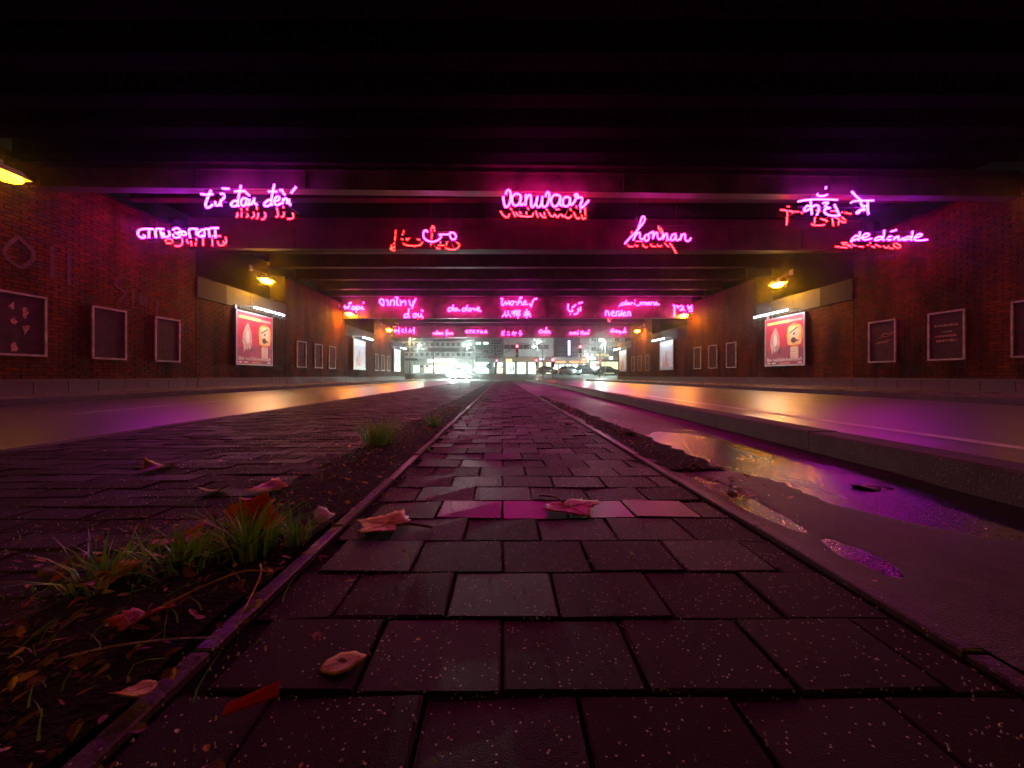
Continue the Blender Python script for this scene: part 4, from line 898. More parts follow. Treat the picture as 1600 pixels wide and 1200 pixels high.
MAPLE = HALF + [(-x, y) for x, y in HALF[-2:0:-1]]
OVAL = [(x * (.40 + .06 * (k % 2)) , y) for k, (x, y) in enumerate([(0, -.5), (.35, -.44), (.7, -.32), (.95, -.14), (1.0, .06), (.85, .26), (.6, .42), (.32, .54), (.1, .68), (-.1, .60), (-.36, .50), (-.66, .38), (-.9, .2), (-1.0, 0), (-.92, -.2), (-.66, -.36), (-.3, -.46)])]
def leaf(x, y, size, rot, kind, colour, label, curl=.25, tilt=(0, 0), z=.012, stem=True, seed=1):
    rng = random.Random(seed)
    out = MAPLE if kind == 'maple' else OVAL
    root = empty('fallen_leaf', (x, y, z), R(rot))
    root.rotation_euler = (R(tilt[0]), R(tilt[1]), R(rot))
    tag(root, label, 'leaf', 'fallen leaves on the median')
    s = size / (1.6 if kind == 'maple' else 1.25)
    ph, ph2 = rng.uniform(0, 6), rng.uniform(0, 6)
    def H(px, py):
        r2 = px * px + py * py
        return s * curl * (r2 * (.35 + .6 * sin(math.atan2(py, px) * 2 + ph)) + .12 * sin(6 * px + ph2) * (r2 ** .5) + .25 * abs(px) * (.6 - py * .4))
    n = len(out)
    v, f = [(0, 0, 0)], []
    rings = (.25, .5, .75, 1.0)
    for k in rings:
        v += [(px * k * s, py * k * s, H(px * k, py * k)) for px, py in out]
    f += [(0, 1 + i, 1 + (i + 1) % n) for i in range(n)]
    for j in range(len(rings) - 1):
        f += [(1 + j * n + i, 1 + (j + 1) * n + i, 1 + (j + 1) * n + (i + 1) % n, 1 + j * n + (i + 1) % n) for i in range(n)]
    zmin = min(q[2] for q in v)
    v = [(a, b, c - zmin) for a, b, c in v]
    top = len(v)
    v2 = [(a, b, c - .0012) for a, b, c in v]
    rim = [1 + (len(rings) - 1) * n + i for i in range(n)]
    mbl = MB(); mbl.add(v + v2, f + [tuple(i + top for i in q[::-1]) for q in f] + [(rim[i], rim[i] + top, rim[(i + 1) % n] + top, rim[(i + 1) % n]) for i in range(n)], True)
    mbl.build('leaf_blade', LM[colour], root)
    vb = MB()
    for (ex, ey) in ([(0, .8), (.6, .1), (-.6, .1), (.32, -.36), (-.32, -.36)] if kind == 'maple' else [(0, .58), (0, -.6)]):
        vb.tube([(ex * t * s, ey * t * s, H(ex * t, ey * t) - zmin + .0012) for t in (0, .25, .5, .75, .95)], .0010 * size / .12, 5, True, .0003)
    vb.build('leaf_vein', LM['yellow'], root)
    if stem:
        z0 = H(0, -.3) - zmin
        MB().tube(smooth_path([(0, -.28 * s, z0), (.04 * s, -.6 * s, z0 + .06 * s), (.14 * s, -.95 * s, .04 * s), (.22 * s, -1.15 * s, 0)], 3), .0016 * size / .1 + .0006, 6).build('leaf_stem', LM['brown'], root)
    return root
leaf(.215, 1.26, .20, 205, 'maple', 'red', 'large red maple leaf arched on the middle of the paved path', .085, (0, 0), .004, True, 3)
leaf(-.325, 1.11, .185, 70, 'maple', 'orange', 'brown and orange maple leaf on the path close to the edging stones', .095, (0, 0), .004, True, 8)
leaf(-.235, .575, .068, -70, 'oval', 'yellow', 'small oval yellow orange leaf lying by a paver joint', .07, (5, -3), .004, False, 5)
leaf(-.505, 1.12, .085, 20, 'oval', 'pale', 'crumpled pale leaf against the edging stones behind the near grass', .9, (14, 10), .018, False, 12)
leaf(-.84, 1.44, .16, 100, 'maple', 'orange', 'flat bright maple leaf on the paving in front of the soil strip', .25, (4, 0), .006, True, 21)
leaf(-.77, 1.22, .14, 60, 'maple', 'red', 'thin pink lit leaf behind the near grass tuft', .3, (5, 0), .012, False, 22)
leaf(-1.02, 1.42, .11, 150, 'oval', 'brown', 'dark curled leaf farther out on the block paving', .9, (0, 16), .008, False, 23)
leaf(-.665, 1.06, .15, 15, 'maple', 'red', 'large reddish leaf standing up behind the near grass tuft', .3, (48, 18), .035, True, 24)
leaf(-.80, .98, .13, 250, 'maple', 'red', 'red leaf lying flat left of the near grass tuft', .35, (6, 3), .014, True, 25)
leaf(-1.54, 1.78, .15, 80, 'maple', 'brown', 'dry grey brown leaf alone on the block paving', .6, (0, 0), .004, True, 26)
leaf(-.80, .80, .11, 300, 'maple', 'orange', 'orange leaf in the near soil below the grass', .45, (8, 4), .014, True, 27)
leaf(-.93, .84, .10, 30, 'oval', 'brown', 'dull brown leaf at the near edge of the soil strip', .6, (6, -6), .010, False, 28)
leaf(-.47, .51, .05, 130, 'oval', 'yellow', 'small yellow leaf lying at the foot of the twig', .5, (10, 4), .014, False, 29)
leaf(1.37, 1.49, .10, 75, 'oval', 'brown', 'dark leaf with a yellow tip floating in the wide puddle', .5, (0, 4), -.003, True, 30)
leaf(-.78, 3.75, .17, 92, 'maple', 'pale', 'pale leaf lying on the block paving far behind the grass', .2, (0, 0), .004, False, 31)
leaf(.56, 3.3, .10, 40, 'maple', 'brown', 'pale brown leaf by the far end of the soil on the kerb side', .6, (0, 0), .01, False, 32)
leaf(.88, 2.75, .10, 140, 'maple', 'brown', 'curled leaf in the litter between path and worn asphalt', .7, (0, 0), .012, False, 33)
leaf(-.60, .66, .09, 200, 'maple', 'red', 'dark red leaf in the soil beside the near pavers', .5, (5, 5), .016, True, 34)
leaf(-.98, .66, .10, 120, 'maple', 'brown', 'brown leaf in the darkest near end of the soil', .5, (5, -5), .012, True, 35)

# red plastic scrap, twigs
w = MB(); w.add([(-.030, -.006, 0), (.030, -.008, .004), (.032, .007, .012), (-.026, .006, .004), (-.030, -.006, .003), (.030, -.008, .007), (.032, .007, .015), (-.026, .006, .007)],
                [(3, 2, 1, 0), (4, 5, 6, 7), (0, 1, 5, 4), (1, 2, 6, 5), (2, 3, 7, 6), (3, 0, 4, 7)])
o = w.build('plastic_scrap', mat('red_plastic', (0.60, 0.03, 0.035), .3, var=.15), None, (-.318, .502, .004), R(28))
tag(o, 'small bright red plastic scrap on the nearest pavers', 'scrap')
for i, (pts, lb) in enumerate((
        ([(-.64, .57, .012), (-.58, .585, .020), (-.50, .60, .022), (-.44, .612, .016)], 'pale straight twig lying across the near soil'),
        ([(-.60, .70, .012), (-.56, .72, .030), (-.50, .76, .045), (-.46, .79, .03)], 'thin bent stalk leaning over the soil below the grass'),
        ([(-.50, .82, .03), (-.475, .78, .03), (-.455, .72, .022), (-.44, .66, .012)], 'dry orange stalk hanging down towards the path'))):
    o = MB().tube(smooth_path(pts, 4), .0022, 6, True, .001).build('twig', LM['yellow' if i else 'pale'])
    tag(o, lb, 'twig', 'dry stalks in the soil strip')

def grass_mat(name, c1, c2):
    m, n, l, p = new_mat(name)
    geo = n.new('ShaderNodeNewGeometry')
    mx = n.new('ShaderNodeMix'); mx.data_type = 'RGBA'; mx.inputs['A'].default_value = (*c1, 1); mx.inputs['B'].default_value = (*c2, 1)
    l.new(geo.outputs['Random Per Island'], mx.inputs['Factor']); l.new(mx.outputs['Result'], p.inputs['Base Color'])
    p.inputs['Roughness'].default_value = .35
    translucent(m, mx.outputs['Result'], .45)
    return m
GM = grass_mat('grass_blade', (0.07, 0.36, 0.025), (0.26, 0.55, 0.06))
def blades(mb, rng, cx, cy, n, hmin, hmax, spread, lean, wid, base=.004):
    for _ in range(n):
        a = rng.uniform(0, 2 * pi); r = spread * rng.random() ** .7
        x, y = cx + r * cos(a), cy + r * sin(a)
        h = rng.uniform(hmin, hmax); ln = rng.uniform(.2, 1) * lean * h
        da = a + rng.uniform(-.8, .8); dx, dy = cos(da), sin(da)
        w = wid * rng.uniform(.6, 1.2); px, py = -dy * w, dx * w
        v = []
        for t in (0, .35, .7, 1.0):
            k = ln * t * t; zz = base + h * (t - .25 * (ln / h) * t * t)
            ww = (1 - t) ** .7
            v += [(x + dx * k - px * ww, y + dy * k - py * ww, zz), (x + dx * k + px * ww, y + dy * k + py * ww, zz + .0006)]
        mb.add(v, [(0, 1, 3, 2), (2, 3, 5, 4), (4, 5, 7, 6)], True)
for (cx, cy, n, h0, h1, sp, le, wd, lb) in (
        (-.600, .93, 130, .05, .135, .06, 1.1, .0040, 'near green grass tuft beside a large red leaf'),
        (-.515, .99, 45, .04, .10, .03, .9, .0030, 'small sparse grass tuft between the near tuft and the edging'),
        (-.705, .86, 75, .05, .10, .07, 1.6, .0042, 'low sprawling grass at the near end of the soil'),
        (-.80, .80, 45, .05, .11, .07, 2.2, .0040, 'loose grass blades flopped over the soil left of the near tuft'),
        (-.755, 2.42, 260, .08, .20, .10, .8, .0022, 'dense round grass tuft in the middle of the soil strip'),
        (-.565, 3.30, 80, .06, .13, .06, .9, .0026, 'farthest small grass tuft at the path edge')):
    mb = MB(); blades(mb, random.Random(int(n * 7 + cx * 100)), cx, cy, n, h0, h1, sp, le, wd)
    root = empty('grass_tuft', (0, 0, 0)); tag(root, lb, 'grass', 'grass tufts in the soil strip')
    mb.build('grass_blades', GM, root, kind='stuff')

# small litter: leaf bits, blades, stems and grit that nobody could count
def litter(name, m, n, region, size, seed, flat=.3, zb=.006):
    rng = random.Random(seed); mb = MB()
    for _ in range(n):
        x, y = region(rng)
        s = rng.uniform(*size); a = rng.uniform(0, 2 * pi)
        e = rng.uniform(.3, .7); t1, t2 = rng.uniform(-flat, flat), rng.uniform(-flat, flat)
        pts = []
        for (px, py) in ((-1, 0), (-.3, e), (.5, e * .8), (1, 0), (.4, -e), (-.4, -e * .7)):
            X, Y = px * s, py * s
            pts.append((x + X * cos(a) - Y * sin(a), y + X * sin(a) + Y * cos(a), zb + s * abs(t1) + s * abs(t2) + X * t1 + Y * t2 + s * .25 * abs(py)))
        mb.add(pts, [(0, 1, 2, 3), (0, 3, 4, 5)])
    return mb.build(name, m, kind='stuff')
def strip_region(rng):
    y = .35 + 5.2 * rng.random() ** 1.5
    return rng.gauss(-.64, .13), y
def near_soil(rng):
    return rng.gauss(-.82, .17), rng.uniform(.38, 1.15)
def right_region(rng):
    y = 1.3 + 5 * rng.random() ** 1.3
    return .76 + abs(rng.gauss(0, .09)), y
def anywhere(rng):
    y = .3 + 7 * rng.random() ** 1.8
    return rng.uniform(-2.4, 1.5), y
litter('brown_leaf_litter', LM['brown'], 700, strip_region, (.004, .014), 1, .6, .010)
litter('yellow_leaf_litter', LM['yellow'], 260, strip_region, (.004, .014), 2, .6, .014)
litter('red_leaf_litter', LM['red'], 50, near_soil, (.005, .014), 3, .5, .008)
litter('dark_leaf_litter', LM['brown'], 480, near_soil, (.004, .013), 4, .5, .008)
litter('kerb_side_leaf_litter', LM['brown'], 420, right_region, (.005, .018), 5, .5, .008)
litter('pale_leaf_litter', LM['pale'], 70, right_region, (.004, .010), 6, .5, .010)
litter('scattered_leaf_litter', LM['yellow'], 150, anywhere, (.002, .008), 7, .3, .004)
mb = MB(); rg = random.Random(9)
for _ in range(900):
    x, y = (rg.gauss(-.70, .14), .35 + 4.6 * rg.random() ** 1.4)
    blades(mb, rg, x, y, 1, .01, .045, .01, 1.8, .0018, .006)
mb.build('sparse_grass', GM, kind='stuff')
mb = MB(); rg = random.Random(10)
for _ in range(2600):
    y = .28 + 3.2 * rg.random() ** 1.9; x = rg.uniform(-1.6, 1.0) * (.45 + .55 * min(1, y / 1.4))
    s = rg.uniform(.0007, .0019) * (1 if rg.random() < .93 else 1.6)
    zt = .0012
    mb.add([(x - s, y - s * .6, zt - .002), (x + s, y - s * .8, zt - .002), (x + s * .2, y + s, zt - .002), (x, y, zt + s * 1.3)], [(0, 1, 3), (1, 2, 3), (2, 0, 3)])
mb.build('white_grit', mat('white_grit', (0.60, 0.56, 0.52), .5, var=.3, vscale=90), kind='stuff')
# ================================================================== the junction beyond the bridge
def px(u, y): return (u - 785) / 620 * y
def pz(v, y): return .42 + (587 - v) / 620 * y
FM = dict(
    facade=mat('pale_facade', (0.62, 0.66, 0.62), .8, var=.12, vscale=.6),
    grey=mat('grey_facade', (0.50, 0.51, 0.55), .8, var=.12, vscale=.5),
    roof=mat('dark_roof', (0.10, 0.095, 0.09), .8, var=.2),
    blue_grey=mat('blue_grey_facade', (0.20, 0.23, 0.28), .8, var=.15),
    violet=mat('dark_facade', (0.10, 0.08, 0.13), .8, var=.15),
    redbrick=mat('arcade_brick', (0.36, 0.20, 0.14), .8, var=.2, vscale=2),
    pane=mat('window_pane', (0.045, 0.05, 0.055), .15, var=.2),
    shop=glow('lit_shop_window', (0.70, 1.0, 0.80), 3.5),
    shop_warm=glow('lit_shop_window_warm', (1.0, 0.92, 0.62), 3.0),
    shop_lime=glow('lit_shop_window_lime', (0.86, 0.95, 0.45), 1.6),
    sign_white=glow('lit_sign_white', (1.0, 0.96, 0.92), 4),
    sign_orange=glow('lit_sign_orange', (1.0, 0.22, 0.03), 2.6),
    sign_blue=glow('lit_sign_blue', (0.45, 0.42, 1.0), 4.0),
    sign_amber=glow('lit_sign_amber', (1.0, 0.75, 0.25), 1.6),
    room=glow('lit_room', (0.70, 1.0, 0.80), 2.5),
    red_signal=glow('red_signal', (1.0, 0.02, 0.05), 60),
    head=glow('headlight', (0.80, 1.0, 0.90), 3800),
    head_dim=glow('headlight_dim', (0.6, 0.95, 1.0), 120),
    tail=glow('tail_light', (1.0, 0.03, 0.02), 6),
    lamp_white=glow('street_lamp_light', (0.85, 1.0, 0.88), 2400),
    lamp_warm=glow('street_lamp_warm', (1.0, 0.55, 0.14), 500),
)
def bpart(root, name, m, *boxes):
    b = MB()
    for q in boxes: b.box(*q)
    return b.build(name, FM[m] if isinstance(m, str) else m, root)

def window(root, x, z, w, h, lit=None):
    """window part (frame) with its pane as a sub-part; the wall front is at y=0"""
    f = MB(); t = min(.09, w * .12)
    f.box(x - w / 2, x + w / 2, -.06, .04, z, z + t); f.box(x - w / 2, x + w / 2, -.06, .04, z + h - t, z + h)
    f.box(x - w / 2, x - w / 2 + t, -.055, .04, z + t, z + h - t); f.box(x + w / 2 - t, x + w / 2, -.055, .04, z + t, z + h - t)
    f.box(x - .03, x + .03, -.05, .04, z + t, z + h - t)
    fo = f.build('window', MAT['white'], root)
    MB().box(x - w / 2 + t, x + w / 2 - t, -.02, .03, z + t, z + h - t).build('pane', FM[lit or 'pane'], fo)

def building(name, y, label, cat='building'):
    root = empty(name, (0, y, street_z(y)))
    return tag(root, label, cat)

# 1: long office block on the far left of the junction
Y = 112.0; g = street_z(Y)
b1 = building('office_block', Y, 'long pale office block with two rows of windows behind the oncoming car')
zz = lambda v: pz(v, Y) - g
xl, xr = -62.0, px(741, Y)
bpart(b1, 'wall', 'facade', (xl, xr, .031, 12, 0, zz(528)))
bpart(b1, 'roof', 'roof', (xl - .4, xr + .3, -.5, 12.3, zz(533), zz(522)))
bpart(b1, 'ledge', 'roof', (xl - .2, xr + .15, -.6, .03, zz(549.5), zz(544)))
bpart(b1, 'canopy', 'grey', (xl, xr, -1.2, .03, zz(561), zz(559)))
k = 0
x = px(635, Y)
while x < xr - .8:
    lit = 'room' if k == 11 else None
    window(b1, x, zz(541.2), 1.0, zz(535.2) - zz(541.2), lit)
    window(b1, x, zz(557), 1.0, zz(550.8) - zz(557), 'room' if k in (8, 9) and False else None)
    x += 1.47; k += 1
x = px(635, Y) - 1.47
while x > px(590, Y):
    window(b1, x, zz(541.2), 1.0, zz(535.2) - zz(541.2)); window(b1, x, zz(557), 1.0, zz(550.8) - zz(557)); x -= 1.47
bpart(b1, 'shop_sign', 'sign_white', (px(670, Y), px(712, Y), -1.35, -1.205, zz(566), zz(561.5)))
bpart(b1, 'shop_sign', 'sign_orange', (px(688, Y), px(704, Y), -.2, -.02, zz(570), zz(567)))
for (a, c, m) in ((646, 655, 'shop'), (664, 671, 'shop_warm'), (673, 678, 'shop_warm'), (680, 688, 'shop_warm'), (690, 700, 'shop'), (703, 712, 'shop'), (720, 736, 'shop')):
    bpart(b1, 'shop_window', m, (px(a, Y), px(c, Y), -.04, .02, zz(582), zz(571)))
for (a, c) in ((656.5, 661), (665, 670)):
    bpart(b1, 'small_window', 'pane', (px(a, Y), px(c, Y), -.05, .02, zz(574), zz(571)))

# 2: blue grey block behind the bare tree
Y = 116.0; g = street_z(Y)
b2 = building('set_back_block', Y, 'blue grey block with lit shops behind the bare street tree')
xl, xr = px(741.5, Y), px(786, Y)
bpart(b2, 'wall', 'blue_grey', (xl, xr, .031, 10, 0, zz(514)))
for v in (536, 548, 558):
    for x in (xl + 1.4, xl + 3.6, xl + 5.8, xl + 7.4):
        window(b2, x - .3, zz(v + 2.5), 1.6, zz(v - 2.0) - zz(v + 2.5), 'room' if (v == 536 and x < xl + 5) else None)
bpart(b2, 'shop_sign', 'shop', (xl + .2, px(764, Y), -1.0, -.9, zz(571.5), zz(566.5)), (px(772, Y), px(785, Y), -1.0, -.9, zz(573), zz(567)))
bpart(b2, 'shop_window', 'shop', (px(744, Y), px(764, Y), -.05, .02, zz(583), zz(573.5)))
bpart(b2, 'shop_window', 'shop_warm', (px(774, Y), px(785, Y), -.05, .02, zz(583), zz(575)))

# 3: flat grey building over a brick arcade
Y = 105.0; g = street_z(Y)
b3 = building('arcade_building', Y, 'grey building with a dark window band above a brick arcade')
xl, xr = px(787, Y), px(865, Y)
bpart(b3, 'wall', 'grey', (xl, xr, 0.031, 12, zz(557), zz(545.5)), (xl + .002, xr - .002, .6, 11.9, zz(545.5), zz(538)), (xl, xr, 0.031, 12, zz(538), zz(518)))
x = xl + .9
while x < xr - .6:
    bpart(b3, 'window', 'pane', (x - .75, x + .75, .3, .59, zz(545), zz(538.6))); x += 1.72
bpart(b3, 'arcade_beam', 'redbrick', (xl, xr - 1.2, -.05, 2.2, zz(565), zz(557.2)))
for u in (787.5, 804.5, 822, 839, 850):
    bpart(b3, 'brick_pier', 'redbrick', (px(u, Y), px(u, Y) + .62, -.04, 1.0, 0, zz(565.1)))
for (a, c, m) in ((791, 804, 'shop'), (808.5, 821.5, 'shop'), (826, 838.5, 'shop'), (843, 849.5, 'shop_warm'), (854, 862, 'shop_warm')):
    o = bpart(b3, 'shop_window', m, (px(a, Y), px(c, Y), 1.7, 1.8, 0.1, zz(566)))
    bpart(o, 'mullion', MAT['grey_metal'], ((px(a, Y) + px(c, Y)) / 2 - .04, (px(a, Y) + px(c, Y)) / 2 + .04, 1.66, 1.69, .1, zz(566)))
bpart(b3, 'hanging_sign', 'sign_amber', (px(790.5, Y), px(800, Y), -.3, -.1, zz(566.5), zz(561)))
bpart(b3, 'hanging_sign', 'sign_blue', (px(843, Y), px(850, Y), -.3, -.1, zz(562.3), zz(560.3)))
bpart(b3, 'pillar', 'facade', (px(842, Y), px(852, Y), -.35, -.301, zz(560.2), zz(553)))

# 4: dark building in the gap, with the blue neon blade
Y = 140.0; g = street_z(Y)
b4 = building('dark_building', Y, 'dark violet building in the gap between the grey buildings')
bpart(b4, 'wall', 'violet', (px(866, Y), px(925, Y), .031, 12, 0, zz(521)))
for u in (874, 880, 897, 903, 909):
    for v in (545, 555):
        window(b4, px(u, Y), zz(v + 3), .9, 1.4)
Y = 110.0; g = street_z(Y)
bl = building('blade_sign', Y, 'tall blue white neon blade sign on a dark facade', 'sign')
bpart(bl, 'lit_blade', 'sign_blue', (px(887.5, Y), px(891, Y), -.1, .1, zz(555), zz(532)))
bpart(bl, 'blade_case', MAT['dark_metal'], (px(886.6, Y), px(891.8, Y), .11, .3, zz(556.5), zz(530)))
bpart(bl, 'mast', MAT['dark_metal'], (px(888.7, Y), px(889.9, Y), .301, .5, 0, zz(530)))

# 5: filling station canopy with orange strips
Y = 100.0; g = street_z(Y)
cn = building('canopy_hall', Y, 'low glass hall under a canopy edged with orange light strips', 'shop')
bpart(cn, 'canopy', 'grey', (px(864, Y), px(921, Y), -.3, 6, zz(563.6), zz(558)))
for (a, c) in ((868.5, 883.5), (889.5, 904), (906.5, 917.5)):
    bpart(cn, 'light_strip', 'sign_orange', (px(a, Y), px(c, Y), -.42, -.31, zz(567), zz(564.3)))
bpart(cn, 'logo_panel', 'sign_orange', (px(909, Y), px(915, Y), -.5, -.31, zz(563.2), zz(560.6)))
for u in (866, 877, 888, 899, 910, 919):
    bpart(cn, 'post', MAT['grey_metal'], (px(u, Y) - .08, px(u, Y) + .08, -.1, .06, 0, zz(563.7)))
bpart(cn, 'back_wall', 'facade', (px(864, Y), px(921, Y), 5.2, 5.4, 0, zz(563.7)))
for (a, c) in ((868, 875), (879, 886), (890, 897), (901, 908)):
    bpart(cn, 'shop_window', 'shop', (px(a, Y), px(c, Y), 5.0, 5.19, .6, zz(569)))

# 6: grey building on the right with a lit shop
Y = 95.0; g = street_z(Y)
b6 = building('corner_building', Y, 'grey corner building with dark window bands above a lime lit shop')
xl, xr = px(921.5, Y), px(1010, Y)
bpart(b6, 'wall', 'grey', (xl, xr, .031, 12, 0, zz(520)))
for v0, v1 in ((533.5, 527.5), (549, 541.5)):
    x = xl + .9
    while x < xl + 7.6:
        window(b6, x, zz(v0), 1.25, zz(v1) - zz(v0)); x += 1.4
bpart(b6, 'shop_window', 'shop_lime', (px(941, Y), px(966, Y), -.06, .02, .15, zz(565.5)))
bpart(b6, 'shop_window', 'shop', (px(923, Y), px(939, Y), -.06, .02, .6, zz(565.5)))
bpart(b6, 'shop_sign', 'sign_white', (px(922, Y), px(930, Y), -.3, -.1, zz(562), zz(558.5)), (px(952, Y), px(957, Y), -.3, -.1, zz(561), zz(557.6)))
bpart(b6, 'shop_sign', 'sign_amber', (px(931, Y), px(941, Y), -.3, -.1, zz(555.8), zz(553.6)), (px(943.5, Y), px(951, Y), -.3, -.1, zz(556.5), zz(554.2)))
bpart(b6, 'shop_awning', 'roof', (px(922, Y), px(968, Y), -.9, .02, zz(564.8), zz(562.8)))

# ------------------------------------------------------------------ street lamps
def street_lamp(x, y, h, m, label, arm=0.6, n='street_lamp'):
    root = empty(n, (x, y, street_z(y)))
    tag(root, label, 'street lamp', 'street lamps at the junction')
    MB().tube([(0, 0, 0), (0, 0, h * .5), (0, 0, h)], .09, 8, True, .05).build('pole', MAT['grey_metal'], root)
    MB().cyl((0, 0, h - .02), (arm, 0, h + .06), .035, 6).build('arm', MAT['grey_metal'], root)
    MB().box(arm - .3, arm + .35, -.16, .16, h + .0, h + .14).build('lamp_housing', MAT['grey_metal'], root)
    MB().ball((arm, 0, h - .01), .27, .15, .085, 10, 6).build('lamp_glass', FM[m], root)
street_lamp(-10.5, 45, 4.75, 'lamp_warm', 'warm street lamp on a tall pole just outside the exit', .25)
street_lamp(px(940, 56) + .5, 56, pz(531, 56) - street_z(56), 'lamp_white', 'white street lamp in front of the grey corner building', -.5)
street_lamp(px(916, 84) + .4, 84, pz(555, 84) - street_z(84), 'lamp_white', 'lower white lamp left of the corner building', -.4)
street_lamp(-22, 103, 7.5, 'lamp_white', 'white street lamp in front of the long office block', .6)
street_lamp(px(730, 97), 97, pz(537.5, 97) - street_z(97), 'lamp_white', 'white street lamp left of the bare tree', .6)
street_lamp(8.5, 97, 8.0, 'lamp_white', 'added white street lamp to light the arcade front', .6)  # extra lamp, added to brighten the facades

# ------------------------------------------------------------------ traffic signals and signs
def signal_head(root, x, z, name='signal_head'):
    h = MB().box(x - .17, x + .17, -.02, .2, z - .5, z + .5).build(name, MAT['black'], root)
    MB().ball((x, -.05, z + .32), .15, .07, .15, 12, 6).build('red_lens', FM['red_signal'], h)
    for dz, m in ((0, 'lens_amber'), (-.32, 'lens_green')):
        MB().ball((x, -.03, z + dz), .11, .05, .11, 10, 6).build('dark_lens', MAT['dark_metal'], h)
    MB().box(x - .22, x + .22, .0, .03, z - .56, z - .505).build('visor', MAT['black'], h)
def signal(y, u, v, label, gantry=None, box=False):
    x, z = px(u, y), pz(v, y) - street_z(y)
    root = empty('traffic_light', (x, y, street_z(y)))
    tag(root, label, 'traffic light', 'traffic lights at the junction')
    if gantry:
        MB().tube([(gantry, .3, 0), (gantry, .3, z + .1)], .09, 8, True, .07).build('pole', MAT['grey_metal'], root)
        MB().tube(smooth_path([(gantry, .3, z - .4), (gantry * .8, .3, z + .15), (gantry * .4, .3, z + .35), (0, .3, z + .4)], 4), .055, 8).build('arm', MAT['grey_metal'], root)
    else:
        MB().tube([(0, .3, 0), (0, .3, z + .5)], .06, 8).build('pole', MAT['grey_metal'], root)
    signal_head(root, 0, z - .32)
    if box:
        MB().box(-.26, .26, -.04, .18, z - 1.55, z - .9).build('white_plate', MAT['white'], root)
        MB().prism([(-.05, z - 1.45), (.05, z - 1.45), (.05, z - 1.2), (.13, z - 1.2), (0, z - 1.0), (-.13, z - 1.2), (-.05, z - 1.2)], -.06, -.042).build('plate_arrow', MAT['black'], root)
signal(52, 808, 541, 'red traffic light hanging from a curved arm over the junction', 3.4, True)
signal(52, 907, 541.5, 'red traffic light with a white arrow plate over the right lane', 2.6, True)
signal(47, 864, 562.5, 'large red traffic light on a post in front of the canopy', None)
signal(66, 838, 563, 'smaller red traffic light on a post before the arcade', None)
signal(70, 776, 563.5, 'small red traffic light on a post left of the arcade', None)

def round_sign(y, u, v, r, label, m, inner, innerpoly):
    x, z = px(u, y), pz(v, y) - street_z(y)
    root = empty('road_sign', (x, y, street_z(y)))
    tag(root, label, 'road sign')
    MB().cyl((0, .06, 0), (0, .06, z + r), .035, 6).build('pole', MAT['grey_metal'], root)
    MB().disc((0, 0, z), r, 'y', 20, .02).build('sign_disc', m, root)
    MB().prism([(a * r, z + b * r) for a, b in innerpoly], -.012, -.003).build('sign_mark', inner, root)
BLUE = mat('sign_blue_paint', (0.03, 0.10, 0.45), .4, var=.05); REDP = mat('sign_red_paint', (0.55, 0.02, 0.03), .4, var=.05)
round_sign(58, 764, 572, .42, 'blue round arrow sign on the junction island', BLUE, MAT['white'], [(-.55, .1), (-.1, .55), (-.1, .2), (.6, -.3), (.45, -.5), (-.2, .0), (-.5, -.2)])
BAR = [(-.65, -.14), (.65, -.14), (.65, .14), (-.65, .14)]
round_sign(60, 937.5, 563, .32, 'round red sign high on a pole by the corner building', REDP, MAT['white'], BAR)
round_sign(60, 933.5, 570, .32, 'round red sign low on a pole by the corner building', REDP, MAT['white'], BAR)
def board_sign(y, u0, u1, v0, v1, m, label, lines):
    x0, x1, z0, z1 = px(u0, y), px(u1, y), pz(v1, y) - street_z(y), pz(v0, y) - street_z(y)
    root = empty('direction_sign', ((x0 + x1) / 2, y, street_z(y)))
    tag(root, label, 'road sign')
    w = (x1 - x0) / 2
    MB().box(-w, w, 0, .04, z0, z1).build('sign_board', m, root)
    for a in (-w * .6, w * .6): MB().cyl((a, .08, 0), (a, .08, z1), .04, 6).build('post', MAT['grey_metal'], root)
    b = MB()
    for k in range(lines):
        zc = z0 + (z1 - z0) * (k + .5) / lines
        b.box(-w * .8, w * (.2 + .3 * (k % 2)), -.006, -.001, zc - .05, zc + .05)
    b.build('sign_line', MAT['black'], root)
board_sign(62, 632, 652, 559.5, 563.5, mat('teal_paint', (0.16, 0.42, 0.42), .4), 'long teal direction board beside the left exit', 1)
board_sign(70, 760.5, 780, 556, 559.8, mat('pink_board', (0.45, 0.20, 0.26), .4), 'narrow pink direction board in front of the bare tree', 1)

